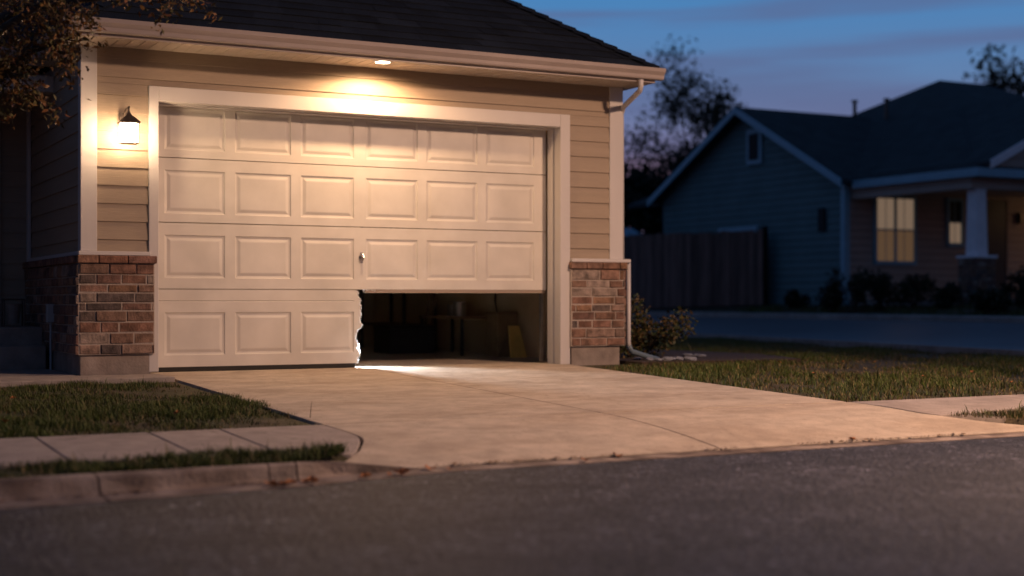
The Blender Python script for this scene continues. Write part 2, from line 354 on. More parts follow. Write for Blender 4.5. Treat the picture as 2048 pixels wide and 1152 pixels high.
# sidewalks
sw = MB()
J = [-40, -20, -10, -6, -4.2, -3.3, -2.45, -1.62, -1.02, -.62]
def zs(x, y): return .029*y+.004
def zsb(x, y): return zs(x, y)-.1
for a, b in zip(J, J[1:]): sw.prism([(a+.005, -4.98), (b-.005, -4.98), (b-.005, -3.96), (a+.005, -3.96)], zs, zsb)
def blendz(a, b): return lambda x, y: zs(x, y)-max(0, zs(x, y)-zd(x, y)-.004)*sstep(a, b, x)
patch(sw, [(0, -.615), (-6, -.615)], [(-3.96, -.008), (-4.48, .012), (-4.6, -.02), (-4.9, -.165), (-4.98, -.22)], -3.96, -4.98, 8, 12, blendz(-.6, -.08), .1)
patch(sw, [(-3.96, 3.985), (-4.6, 4.035), (-4.72, 4.10)], [(0, 5.395), (-6, 5.395)], -3.96, -4.72, 12, 8, blendz(5.0, 4.1), .1)
for a, b in [(5.4, 6.9), (6.9, 8.4), (8.4, 9.9), (9.9, 11.3)]:
    sw.prism([(a+.005, -4.72), (b-.005, -4.72), (b-.005, -3.96), (a+.005, -3.96)], zs, zsb)
tag(sw.build('sidewalk', M['walk'], bevel=.006), kind='structure')
ep = MB()
for a, b in [(-6, -4), (-3.995, -2), (-1.995, -.015)]:
    ep.prism([(a, -.74), (b, -.74 if b < -1 else -.62), (b, -.06), (a, -.06)], .006, -.1)
ep.prism([(-6, -.055), (-.67, -.055), (-.67, 1.15), (-6, 1.15)], .008, -.1)
tag(ep.build('entry_path', M['walk'], bevel=.005), kind='structure')

# side road and its far kerb
def strip(name, pts, m, lift, th=None):
    s = MB(); n = len(pts)
    rows = []
    for (xa, xb, y) in pts: rows.append([(xa+(xb-xa)*i/6, y) for i in range(7)])
    vs = [(x, y, gz(x, y)+lift) for r in rows for x, y in r]
    s.faces(vs, [(j*7+i, j*7+i+1, (j+1)*7+i+1, (j+1)*7+i) for j in range(n-1) for i in range(6)])
    if th:
        s.faces([(p[0], p[1], p[2]-th*3) for p in vs]+vs, [(j*7+6, (j+1)*7+6, (j+1)*7+6+n*7, j*7+6+n*7) for j in range(n-1)]+[(j*7, (j+1)*7, (j+1)*7+n*7, j*7+n*7) for j in range(n-1)])
    return tag(s.build(name, m, smooth=not th), kind='structure')
yy = [-5.3, -4, -2, 0, 1, 2, 4, 6, 8, 10, 12, 14, 17, 22, 30, 45, 80]
xn = lambda y: 10.95+.2*max(0, y)-.004*max(0, y)**2*.5
strip('side_road', [(xn(y), 16.3-.0*y, y) for y in yy], M['asphalt2'], .03)
strip('side_kerb', [(xn(y)-.14, xn(y), y) for y in yy], M['walk'], .08, .1)
strip('side_kerb', [(16.3-.0*y, 16.45-.0*y, y) for y in yy], M['walk'], .12, .1)
s = MB(); s.prism([(4.55, -.35), (6.6, -.2), (7.2, 1.2), (6.6, 3.6), (4.55, 4)], lambda x, y: gz(x, y)+.03, lambda x, y: gz(x, y)-.1)
tag(s.build('planting_bed', M['mulch']), kind='structure')

# ================================================================== HOUSE WITH GARAGE
house = empty('garage_house', (1.9, 0, 0)); H0 = Vector((1.9, 0, 0))
tag(house, 'tan sided house with stone veneer and a broken white garage door, nearest the road', 'house')
def hp(o): o.parent = house; o.matrix_parent_inverse = Matrix.Translation(-H0); return o
XL, XR, XBL, XBR = -.61, 4.52, -.50, 4.39     # body corners, inner edges of the corner boards
ZT, ZS, OP = 2.69, .985, 2.267                # soffit, top of stone, head of the opening
# walls
w = MB()
w.box(XL+.02, -.10, .02, .30, -.12, ZT); w.box(3.93, XR-.02, .02, .30, -.12, ZT); w.box(-.10, 3.93, .02, .30, 2.36, ZT)
w.box(XL+.02, XL+.14, .30, 7, -.12, ZT); w.box(XR-.14, XR-.02, .30, 10, -.12, ZT)
hp(w.build('wall', M['inwall']))
# lap siding, a saw-tooth of boards
def siding(m, x0, x1, z0, z1, y=0., seam=1.852, e=.148, axis=0, x=0, sign=-1):
    k0 = math.floor((z0-seam)/e)
    z = seam+k0*e
    while z < z1-1e-4:
        a, b = max(z, z0), min(z+e, z1)
        d = lambda q: .004+.013*(1-(q-z)/e)
        if b-a > .004:
            if axis == 0:
                m.poly([(x0, y-d(a), a), (x1, y-d(a), a), (x1, y-d(b), b), (x0, y-d(b), b)])
                m.poly([(x0, y+.0, a), (x1, y+.0, a), (x1, y-d(a), a), (x0, y-d(a), a)])
            else:
                m.poly([(x+sign*d(a), x0, a), (x+sign*d(a), x1, a), (x+sign*d(b), x1, b), (x+sign*d(b), x0, b)])
                m.poly([(x, x0, a), (x, x1, a), (x+sign*d(a), x1, a), (x+sign*d(a), x0, a)])
        z += e
sd = MB()
siding(sd, XBL, -.083, ZS, 2.392); siding(sd, 3.943, XBR, ZS, 2.392); siding(sd, XBL, XBR, 2.394, ZT)
siding(sd, .09, 2.5, ZS, ZT, axis=1, x=XL, sign=-1)
siding(sd, .09, 10, ZS, ZT, axis=1, x=XR, sign=1)
hp(sd.build('siding', M['siding'], fix=False))
# corner boards
for xa, xb in ((XL-.02, XBL), (XBR, XR+.02)):
    c = MB(); c.box(xa, xb, -.024, .0, ZS+.03, ZT)
    xs_ = (XL-.02, XL) if xa < 0 else (XR, XR+.02)
    c.box(xs_[0], xs_[1], .0, .09, ZS+.03, ZT); hp(c.build('corner_board', M['trim'], bevel=.003))
# drip sill on the stone
s = MB(); s.box(-.655, -.075, -.075, .0, ZS-.005, ZS+.028); s.box(-.655, -.61, .0, 2.5, ZS-.005, ZS+.028); hp(s.build('ledge_trim', M['trim'], bevel=.004))
s = MB(); s.box(3.943, 4.60, -.075, .0, ZS-.005, ZS+.028); s.box(4.55, 4.60, .0, 10, ZS-.005, ZS+.028); hp(s.build('ledge_trim', M['trim'], bevel=.004))
# stone/brick veneer
rnd = random.Random(11)
PAL = [(.24, .12, .08), (.27, .15, .105), (.21, .10, .065), (.25, .135, .09), (.20, .105, .08), (.11, .085, .075), (.075, .065, .065), (.36, .28, .23), (.24, .14, .10), (.28, .15, .085), (.22, .13, .09), (.32, .21, .16), (.23, .115, .08)]
_OLD = [(.20, .085, .045), (.17, .075, .042), (.23, .115, .065), (.14, .065, .042), (.27, .155, .10), (.10, .075, .065), (.075, .065, .065), (.34, .26, .21), (.21, .125, .085), (.25, .13, .07), (.16, .10, .07), (.30, .21, .16)]
def bricks(m, u0, u1, z0, z1, place, rn, lens=(.13, .32)):
    z = z0
    while z < z1-.02:
        h = rn.uniform(.066, .094)
        if z1-z-h < .05: h = z1-z
        u = u0-rn.uniform(0, .15)
        while u < u1:
            L = rn.uniform(*lens); a, b = max(u, u0), min(u+L, u1); u += L
            if b-a < .012: continue
            sub = [(z, z+h)] if not (rn.random() < .06 and L < .15) else [(z, z+h*.48), (z+h*.48, z+h)]
            for q0, q1 in sub:
                c = rn.choice(PAL); k = rn.uniform(.8, 1.2); c = tuple((v*.72+w_*.28)*k for v, w_ in zip(c, (.235, .150, .115)))
                o = rn.uniform(.000, .014); j = .0055; ch = .005
                A, B, C_, D_ = a+j, b-j, q0+j, q1-j
                ji = lambda: rn.uniform(-.0025, .0025)
                back = [(A, 0, C_), (B, 0, C_), (B, 0, D_), (A, 0, D_)]
                mid = [(A+ji(), .012+o, C_+ji()), (B+ji(), .012+o, C_+ji()), (B+ji(), .012+o, D_+ji()), (A+ji(), .012+o, D_+ji())]
                fr = [(A+ch, .019+o+ji(), C_+ch), (B-ch, .019+o+ji(), C_+ch), (B-ch, .019+o+ji(), D_-ch), (A+ch, .019+o+ji(), D_-ch)]
                vs = [place(*p) for p in back+mid+fr]
                fs = [(8, 9, 10, 11)]+[(i, (i+1) % 4, 4+(i+1) % 4, 4+i) for i in range(4)]+[(4+i, 4+(i+1) % 4, 8+(i+1) % 4, 8+i) for i in range(4)]
                m.faces(vs, fs, c)
        z += h
def pier(x0, x1, side, name='stone_pier'):
    rn = random.Random(5 if side < 0 else 9)
    root = MB(); yb = -.035
    root.box(x0-.008, x1+.004, yb-.0165, .02, .17, .915)
    if side < 0: root.box(x0-.013, XL+.05, .02, 2.5, .17, .915)
    else: root.box(XR-.05, x1+.013, .02, 10, .17, .915)
    p = hp(root.build(name, M['mortar']))
    b = MB(); bricks(b, x0-.004, x1+.004, .172, .913, lambda u, o, z: (u, yb-o, z), rn)
    if side < 0: bricks(b, yb-.02, 2.5, .172, .913, lambda u, o, z: (x0-o, u, z), rn)
    else: bricks(b, yb-.02, 4, .172, .913, lambda u, o, z: (x1+o, u, z), rn)
    o = b.build('brick_face', M['brick']); o.parent = p
    cp = MB(); u = x0-.022
    while u < x1+.02:
        L = rn.uniform(.16, .24); v = min(u+L, x1+.022)
        if x1+.022-v < .06: v = x1+.022
        c = rn.choice(PAL[:5]+PAL[8:11]); cp.box(u+.003, v-.003, yb-.052, .0, .917, .978, tuple(q*1.05 for q in c)); u = v
    if side < 0:
        v = 0.01
        while v < 2.45: cp.box(x0-.05, XL, v, min(v+.2, 2.5)-.006, .917, .978, rn.choice(PAL[:5])); v += .2
    else:
        v = 0.01
        while v < 9: cp.box(XR, x1+.022, v, v+.2-.006, .917, .978, rn.choice(PAL[:5])); v += .2
    o = cp.build('cap', M['brick'], bevel=.006); o.parent = p
    ft = MB(); ft.box(x0+.01, x1-.035 if side > 0 else x1-.02, yb+.008, .02, -.15, .168)
    if side < 0: ft.box(x0+.01, XL+.05, .02, 2.5, -.15, .168)
    else: ft.box(XR-.05, x1-.01, .02, 10, -.15, .168)
    o = ft.build('footing', M['footing'], bevel=.006); o.parent = p
    return p
pier(-.645, -.045, -1); pier(3.945, 4.535, 1)
# opening frame: casing on the face, jamb, stop and head in the reveal
c = MB()
c.box(-.08, .0, -.03, .002, .02, 2.39); c.box(3.833, 3.94, -.03, .002, .0, 2.39); c.box(.0, 3.833, -.03, .002, OP, 2.39)
hp(c.build('door_casing', M['trim'], bevel=.004))
c = MB()
c.box(-.1, .0, .002, .197, .02, 2.355); c.box(3.833, 3.93, .002, .088, .0, 2.355); c.box(3.818, 3.93, .091, .20, .0, 2.355)
c.box(.0, 3.833, .002, .092, OP, 2.355); c.box(.0, 3.818, .094, .197, OP-.012, 2.355)
hp(c.build('door_jamb', M['trim'], bevel=.003))

# ---- garage door
YD = .21
door = hp(MB().box(.05, .06, YD+.07, YD+.08, 1., 1.01).build('garage_door', M['steel']))   # frame mesh replaced below
PX = [(a-.016, b-.018) for a, b in [(.125, .650), (.738, 1.246), (1.336, 1.840), (1.955, 2.470), (2.558, 3.085), (3.175, 3.695)]]
def door_section(z0, z1, pz0, pz1, x0, x1, cols, right=None, groove=None):
    m = MB(); xs_ = [x0]; 
    for i in cols: xs_ += list(PX[i])
    xs_.append(x1)
    zs_ = [z0, pz0, pz1, z1]
    for a in range(len(xs_)-1):
        for b in range(3):
            xa, xb, za, zb_ = xs_[a], xs_[a+1], zs_[b], zs_[b+1]
            if a % 2 == 1 and b == 1:
                rings = [(0, 0), (.007, .008), (.022, .010), (.045, .003), (.052, .002)]
                P = [[(xa+t, YD+d, za+t), (xb-t, YD+d, za+t), (xb-t, YD+d, zb_-t), (xa+t, YD+d, zb_-t)] for t, d in rings]
                for r0, r1 in zip(P, P[1:]):
                    for k in range(4): m.poly([r0[k], r0[(k+1) % 4], r1[(k+1) % 4], r1[k]])
                m.poly(P[-1])
            elif groove and b == 2:
                for q0, q1, d0, d1 in ((za, groove-.006, 0, 0), (groove-.006, groove, 0, .006), (groove, groove+.006, .006, 0), (groove+.006, zb_, 0, 0)):
                    m.poly([(xa, YD+d0, q0), (xb, YD+d0, q0), (xb, YD+d1, q1), (xa, YD+d1, q1)])
            else: m.poly([(xa, YD, za), (xb, YD, za), (xb, YD, zb_), (xa, YD, zb_)])
    T = .042
    m.poly([(x0, YD, z1), (x1, YD, z1), (x1, YD+T, z1), (x0, YD+T, z1)]); m.poly([(x0, YD, z0), (x1, YD, z0), (x1, YD+T, z0), (x0, YD+T, z0)])
    m.poly([(x0, YD+T, z0), (x1, YD+T, z0), (x1, YD+T, z1), (x0, YD+T, z1)])
    m.poly([(x0, YD, z0), (x0, YD+T, z0), (x0, YD+T, z1), (x0, YD, z1)]); m.poly([(x1, YD, z0), (x1, YD+T, z0), (x1, YD+T, z1), (x1, YD, z1)])
    o = m.build('door_section', M['door'], fix=False); o.parent = door; return o
gp = .0035
door_section(1.826+gp, 2.37, 1.895, 2.245, .012, 3.806, range(6))
door_section(1.276+gp, 1.826-gp, 1.352, 1.722, .012, 3.806, range(6))
door_section(.712, 1.276-gp, .803, 1.170, .012, 3.806, range(6))
XT = onY(708, 650, YD)[0]
s4 = door_section(.045, .712-.006, .145, .510, .012, XT, range(3), groove=.607)
# the torn edge of the lowest section
tear = [(714, 578), (716, 588), (720, 600), (718.5, 607), (721, 613), (719, 620), (721.5, 628), (719, 636), (721, 645), (723, 652), (721, 656), (714, 660), (711.5, 667), (709.5, 674), (713, 681), (715.5, 690), (713.5, 696), (718, 703), (719, 709), (714, 716), (713.5, 726), (714, 733)]
m = MB(); rn = random.Random(3); fr = []
for px, py in tear:
    x, z = onY(px, py, YD); fr.append((x, z))
f2 = []
for (xa, za), (xb, zb_) in zip(fr, fr[1:]):
    f2.append((xa, za)); q = abs(za-zb_)
    for t in (.3, .55, .8):
        if q > .02: f2.append((xa+(xb-xa)*t+rn.uniform(-.009, .011), za+(zb_-za)*t+rn.uniform(-.004, .004)))
f2.append(fr[-1]); fr = f2
fr = [(x, max(.045, min(.706, z))) for x, z in fr]
for (xa, za), (xb, zb_) in zip(fr, fr[1:]):
    if abs(za-zb_) < 1e-4: continue
    m.poly([(XT, YD, za), (XT, YD, zb_), (xb, YD, zb_), (xa, YD, za)])
torn_face = m.build('torn_face', M['door']); torn_face.parent = door
m = MB()
Lr = []
for i, (x, z) in enumerate(fr):
    Lr.append([(x, YD, z), (x+rn.uniform(.003, .016), YD+.010, z+rn.uniform(-.004, .004)), (x+rn.uniform(.0, .022), YD+.024, z+rn.uniform(-.006, .006)), (x+rn.uniform(-.004, .010), YD+.042, z)])
for r0, r1 in zip(Lr, Lr[1:]):
    for k in range(3): m.poly([r0[k], r0[k+1], r1[k+1], r1[k]])
m.poly([(XT, YD+.042, .045), (XT, YD+.042, .706)]+[r[3] for r in Lr])
# hanging shreds under the section above
for x0, x1, dz, t in ((1.905, 1.93, .030, .012), (1.93, 1.985, .022, .006), (1.985, 2.03, .018, .012), (2.02, 2.035, .036, .008)):
    m.poly([(x0, YD+.004, .711), (x1, YD+.004, .711), (x1-.006, YD-.004, .711-t), (x0+(x1-x0)*.6, YD+.012, .711-dz), (x0+.004, YD, .711-t*.7)])
for i in range(len(fr)-1):
    (xa, za), (xb, zb_) = fr[i], fr[i+1]
    W_ = [.010, .012, .016, .012, .004, .002, .006, .002, .008, .010, .003, .0, .002, .0, .012, .026, .028, .022, .010, .016, .012, .006]
    wd = W_[int(i/len(fr)*22)]*rn.uniform(.5, 1.3); wn_ = W_[min(21, int((i+1)/len(fr)*22))]*rn.uniform(.4, 1.3)
    if za-zb_ < 1e-4: continue
    zm = (za+zb_)/2
    m.poly([(xa-.002, YD+.02, za), (xa+wd, YD+.022+rn.uniform(-.004, .004), za), ((xa+xb)/2+(wd+wn_)*.5+(rn.uniform(-.006, .014) if wd > .004 else 0), YD+.02, zm), (xb+wn_, YD+.022, zb_), (xb-.002, YD+.02, zb_)])  # thin fringe added past the edge so lamp light behind glows through
    m.poly([(xa, YD-.0012, za), (xb, YD-.0012, zb_), (xb-wn_*.45-.001, YD-.0012, zb_), (xa-wd*.45-.001, YD-.0012, za)])  # white strip on the face, a painted highlight along the tear
tm = M['torn']; n_, l_ = tm.node_tree.nodes, tm.node_tree.links
tr_ = n_.new('ShaderNodeBsdfTranslucent'); tr_.inputs[0].default_value = (.85, .87, .9, 1); ms_ = n_.new('ShaderNodeMixShader'); ms_.inputs[0].default_value = .5
l_.new(n_['Principled BSDF'].outputs[0], ms_.inputs[1]); l_.new(tr_.outputs[0], ms_.inputs[2]); l_.new(ms_.outputs[0], n_['Material Output'].inputs[0])
o = m.build('torn_edge_glow', M['torn'], fix=False); o.parent = door
# weather strips
m = MB(); m.box(1.93, 3.80, YD+.006, YD+.040, .680, .7105); o = m.build('bottom_rail', mat('rail_aluminium', (.30, .24, .19), .45, metal=.4), bevel=.003); o.parent = door
m = MB(); m.box(.012, XT+.02, YD+.004, YD+.040, .004, .0445); o = m.build('bottom_seal', M['black'], bevel=.006); o.parent = door
# replace the holder mesh of the door by its vertical end stiles and back struts
m = MB()
for z in (.40, 1.0, 1.55, 2.1):
    m.box(.03, 3.79 if z > .7 else 1.80, YD+.044, YD+.064, z-.03, z+.03)
me_old = door.data; tmp = m.build('garage_door', M['steel']); door.data = tmp.data; bpy.data.objects.remove(tmp); door.name = 'garage_door'; door.data.name = 'garage_door'
# lock handle
hx, hz = onY(723, 515, YD)
m = MB(); m.tube([(hx, YD+.002, hz), (hx, YD-.006, hz)], [.026, .024], 16); m.tube([(hx, YD-.006, hz), (hx, YD-.035, hz)], .009, 12)
m.tube([(hx-.004, YD-.037, hz+.034), (hx+.002, YD-.041, hz), (hx-.004, YD-.037, hz-.034)], [.007, .010, .007], 10)
m.box(hx-.014, hx+.014, YD-.004, YD+.003, hz-.052, hz+.044)
o = m.build('handle', M['chrome'], smooth=False, bevel=.001); o.parent = door
for x in (.07, 3.79):
    m = MB(); m.box(x-.02 if x < 1 else x+.004, x+.0 if x < 1 else x+.026, YD+.07, YD+.11, .02, 2.3)
    hp(m.build('door_track', M['steel']))
# interior
m = MB()
m.box(-.47, 4.38, 6.0, 6.1, -.1, 2.7); m.box(-.45, 4.38, .31, 5.99, 2.6, 2.69)
hp(m.build('inner_wall', M['inwall']))
# ---- eaves, gutter, roof
EY, EX0, EX1 = -.45, -.73, 4.60
m = MB(); m.box(EX0, EX1, EY, .0, ZT, ZT+.012); m.box(EX0, XL-.0, .0, 1.28, ZT, ZT+.012); m.box(XR, EX1, .0, 10, ZT, ZT+.012)
hp(m.build('soffit', M['soffit']))
m = MB(); m.box(EX0-.02, EX1+.02, EY-.022, EY, ZT-.008, ZT+.13); m.box(EX0-.02, EX0, EY, 1.28, ZT-.008, ZT+.13); m.box(EX1, EX1+.02, EY, 10, ZT-.008, ZT+.13)
hp(m.build('fascia', M['gutter'], bevel=.003))
def gutter_run(m, p0, p1, out):   # K-style profile swept from p0 to p1
    prof = [(0, .045), (.005, .045), (.055, .047), (.062, .058), (.066, .085), (.092, .118), (.098, .150), (.090, .152), (.088, .145), (.0, .140)]
    p0, p1, out = Vector(p0), Vector(p1), Vector(out)
    a = [p0+out*d+Vector((0, 0, z)) for d, z in prof]; b = [p1+out*d+Vector((0, 0, z)) for d, z in prof]; n = len(a)
    m.faces(a+b, [(i, (i+1) % n, n+(i+1) % n, n+i) for i in range(n)]+[tuple(range(n)), tuple(range(2*n-1, n-1, -1))])
m = MB(); gutter_run(m, (EX0-.06, EY-.022, ZT-.028), (EX1+.08, EY-.022, ZT-.028), (0, -1, 0))
gutter_run(m, (EX0-.02, 1.2, ZT-.028), (EX0-.02, EY-.02, ZT-.028), (-1, 0, 0)); gutter_run(m, (-9, 1.22, ZT-.028), (EX0-.1, 1.22, ZT-.028), (0, -1, 0))
hp(m.build('gutter', M['gutter']))
# roof in shingle courses
rn = random.Random(21)
def courses(m, A, B, C_, D_, e=.135, lap=.012, tab=.30):
    """quad A-B eave, D-C ridge side; courses parallel to the eave, broken into tabs of slightly different shade"""
    A, B, C_, D_ = map(Vector, (A, B, C_, D_)); up = ((D_-A)+(C_-B))/2
    nrm = (B-A).cross(D_-A).normalized()
    if nrm.z < 0: nrm = -nrm
    ln = max((D_-A).length, (C_-B).length); n = max(1, int(up.length/e))
    for i in range(n):
        t0, t1 = i/n, min(1, (i+1)/n+.02)
        a, b, c, d = A.lerp(D_, t0), B.lerp(C_, t0), B.lerp(C_, t1), A.lerp(D_, t1)
        L = (b-a).length
        if L < .02: continue
        k = max(1, int(L/tab)); off = rn.random()*.9
        cuts = [0]+[min(1, max(0, (j+off+rn.uniform(-.25, .25))/k)) for j in range(k)]+[1]
        for u0, u1 in zip(cuts, cuts[1:]):
            if u1-u0 < 1e-4: continue
            q = rn.uniform(.6, 1.45); l2 = lap*rn.uniform(.8, 1.3)
            a0, a1, d0, d1 = a.lerp(b, u0), a.lerp(b, u1), d.lerp(c, u0), d.lerp(c, u1)
            m.poly([a0+nrm*l2, a1+nrm*l2, d1, d0], (q, q, q*1.02)); m.poly([a0-nrm*.006, a1-nrm*.006, a1+nrm*l2, a0+nrm*l2], (q*.8, q*.8, q*.8))
PZ = ZT+.125; pf = .70
x0, x1, y0 = EX0-.05, EX1+.05, EY-.05
hw = (x1-x0)/2; rx_, ry_, rz_ = (x0+x1)/2, y0+hw, PZ+pf*hw
m = MB()
courses(m, (x0, y0, PZ), (x1, y0, PZ), (rx_, ry_, rz_), (rx_, ry_, rz_))
courses(m, (x1, y0, PZ), (x1, 10, PZ), (rx_, 10, rz_), (rx_, ry_, rz_), e=.2, tab=.6)
courses(m, (x0, 6, PZ), (x0, y0, PZ), (rx_, ry_, rz_), (rx_, 6, rz_), e=.2, tab=.6)
courses(m, (-9.3, 1.17, PZ), (2.2, 1.17, PZ), (2.2, 6, PZ+pf*4.8), (-9.3, 6, PZ+pf*4.8), e=.16, tab=.5)
m.poly([(-9.3, 10.8, PZ), (2.2, 10.8, PZ), (2.2, 6, PZ+pf*4.8), (-9.3, 6, PZ+pf*4.8)], (1, 1, 1)); m.poly([(2.19, 1.17, PZ), (2.19, 10.8, PZ), (2.19, 6, PZ+pf*4.8)], (1, 1, 1)); m.poly([(x0, 10, PZ), (x1, 10, PZ), (rx_, 10, rz_)], (1, 1, 1))
# hip caps
def caps(m, P, Q, nstep=.15):
    P, Q = Vector(P), Vector(Q); d = (Q-P); n = int(d.length/nstep); s_ = d.cross(Vector((0, 0, 1))).normalized()
    for i in range(n):
        a, b = P+d*i/n, P+d*((i+1.15)/n); q = rn.uniform(.6, 1.3); u = Vector((0, 0, .030)); v = Vector((0, 0, .014))
        for sg in (-1, 1): m.poly([a+u, b+v, b+v+s_*sg*.10-Vector((0, 0, .045)), a+u+s_*sg*.10-Vector((0, 0, .045))], (q, q, q))
        m.poly([a+u-s_*.1-Vector((0, 0, .045)), a+u, a+u+s_*.1-Vector((0, 0, .045)), a-Vector((0, 0, .03))], (q*.8,)*3)
caps(m, (x1, y0, PZ), (rx_, ry_, rz_)); caps(m, (x0, y0, PZ), (rx_, ry_, rz_))
hp(m.build('roof', M['shingle'], fix=False))
# drip edge
# downspout with elbow and ground extension
m = MB(); m.tube([(4.44, -.50, 2.70), (4.44, -.50, 2.64), (4.45, -.47, 2.60), (4.53, -.05, 2.50), (4.555, .03, 2.44), (4.555, .03, 2.38), (4.56, .03, 1.02)], .025, 10)
m.tube([(4.60, -.03, .99), (4.60, -.03, .2), (4.61, -.03, .14)], .022, 10)
hp(m.build('downspout', M['trim'], smooth=True))
m = MB(); m.tube([(4.60, -.03, .17), (4.64, -.02, .11), (4.86, .04, .055), (5.02, .09, .02)], [.028, .028, .028, .030], 8); hp(m.build('downspout_extension', mat('extension_plastic', (.13, .17, .20), .5), smooth=True))
# ---- entry recess on the left
m = MB(); siding(m, -9, XL-.01, .35, ZT, y=2.5)
m.box(-9, XL+.02, 2.505, 2.65, -.1, ZT); hp(m.build('entry_wall', M['siding'], fix=False))
m = MB(); m.box(-.66, XL-.018, 2.42, 2.49, .36, ZT); m.box(-.99, -.905, 2.45, 2.49, .36, 2.45); hp(m.build('entry_trim', M['trim'], bevel=.003))
m = MB(); m.box(-1.95, -.992, 2.44, 2.485, .38, 2.40); ed = hp(m.build('entry_door', M['entry'], bevel=.005))
m = MB(); m.tube([(-1.06, 2.43, 1.28), (-1.06, 2.38, 1.28)], .012, 10); m.tube([(-1.06, 2.375, 1.22), (-1.06, 2.375, 1.36)], .014, 10); o = m.build('handle', M['bronze']); o.parent = ed
m = MB(); m.box(-9, XL-.01, 1.22, 1.24, ZT-.008, ZT+.13); m.box(-9, XL-.01, 1.24, 1.42, 2.46, 2.60); m.box(-9, XL-.01, 1.42, 2.5, 2.60, 2.64)
hp(m.build('porch_beam', M['soffit'], bevel=.004))
m = MB(); m.box(-9, -.67, 1.5, 2.5, .0, .37); m.box(-9, -.70, 1.15, 1.5, .0, .21); hp(m.build('porch_step', M['footing'], bevel=.012))
m = MB(); m.box(-.72, -.66, .98, 1.06, .42, .58); m.tube([(-.685, 1.02, .42), (-.685, 1.02, .0)], .010, 8); hp(m.build('outlet_box', M['pvc'], bevel=.008))
m = MB(); m.box(-9, -8.8, 2.66, 10, -.1, ZT); m.box(-9, 4.5, 9.9, 10.05, -.1, ZT); hp(m.build('back_wall', M['siding']))

# ---- lamps on the house
sx = -.288
lampo = empty('wall_lamp', (sx, -.02, 2.04)); tag(lampo, 'lit bronze wall lantern with square frosted glass left of the garage door', 'wall lamp')
m = MB(); m.box(-.035, .035, -.020, .004, -.10, .11)
m.tube([(0, -.02, .08), (0, -.10, .13), (0, -.20, .135), (0, -.20, .07)], .009, 10)
m.build('bracket', M['bronze'], lampo, bevel=.003)
m = MB(); m.lathe([(.075*1.41, .0), (.080*1.41, .012), (.066*1.41, .026), (.045*1.41, .050), (.025*1.41, .066), (.014, .09), (.006, .12)], 4, 0, -.20)
m.build('cap', M['bronze'], lampo)
m = MB()
for a in (-.068, .062):
    for b in (-.268, -.138): m.box(a, a+.006, b, b+.006, -.155, .0)
m.box(-.068, .068, -.268, -.132, -.162, -.155); m.build('cage', M['bronze'], lampo)
m = MB(); m.box(-.060, .060, -.260, -.140, -.153, -.002); m.build('lamp_glass', M['sconce'], lampo, bevel=.006)

cx_, cy_ = 1.86, -.375
can = empty('recessed_light', (cx_, cy_, ZT)); tag(can, 'round recessed ceiling light glowing in the eave above the garage door', 'ceiling light')
m = MB(); n = 28
for i in range(n):
    a, b = 2*math.pi*i/n, 2*math.pi*(i+1)/n
    P = lambda r, t, z: (r*math.cos(t), r*math.sin(t), z)
    m.poly([P(.085, a, -.004), P(.085, b, -.004), P(.064, b, -.010), P(.064, a, -.010)]); m.poly([P(.085, a, -.0005), P(.085, b, -.0005), P(.085, b, -.004), P(.085, a, -.004)])
m.build('trim_ring', M['trim'], can, smooth=True)
m = MB(); m.lathe([(.064, -.009), (.064, -.006)], 28); m.build('lens', M['canlit'], can)
L = bpy.data.lights.new('recessed_light_beam', 'SPOT'); L.energy = P_CAN; L.color = (1, .61, .32); L.spot_size = R(172); L.spot_blend = .35; L.shadow_soft_size = .05
lo = bpy.data.objects.new('recessed_light_beam', L); COL.objects.link(lo); lo.parent = can; lo.location = (0, 0, -.03); lo.rotation_euler = (0, 0, 0)

# street lamp across the road, outside the frame to the right; its warm light falls on the drive, the road and the front
sl = empty('street_lamp', (6.75, -4.95, -.15)); sl.rotation_euler.z = R(180); tag(sl, 'tall street lamp by the right sidewalk with a warm orange light', 'street lamp')
m = MB(); m.tube([(0, 0, 0), (0, 0, .5), (0, 0, 4.4), (.1, .4, 4.9), (.6, 1.6, 5.13)], [.11, .085, .06, .045, .035], 12); m.build('pole', M['bronze'], sl, smooth=True)
m = MB(); m.box(.70, 1.02, 2.1, 2.8, 5.07, 5.13); m.tube([(.6, 1.6, 5.13), (.86, 2.2, 5.12)], .035, 8); m.build('lamp_head', M['bronze'], sl, bevel=.02)
m = MB(); m.box(.76, .96, 2.2, 2.7, 5.05, 5.068); m.build('lens', M['headlit'], sl)
L = bpy.data.lights.new('street_lamp_light', 'SPOT'); L.energy = P_STREET; L.color = (1, .605, .39); L.shadow_soft_size = .22; L.spot_size = R(124); L.spot_blend = .85
lo = bpy.data.objects.new('street_lamp_light', L); COL.objects.link(lo); lo.parent = sl; lo.location = (.9, 2.5, 5.0); lo.rotation_euler = (Matrix.Rotation(R(-180), 3, 'Z') @ (Vector((3.6, -4.2, .2))-Vector((5.85, -7.45, 4.85)))).to_track_quat('-Z', 'Y').to_euler()

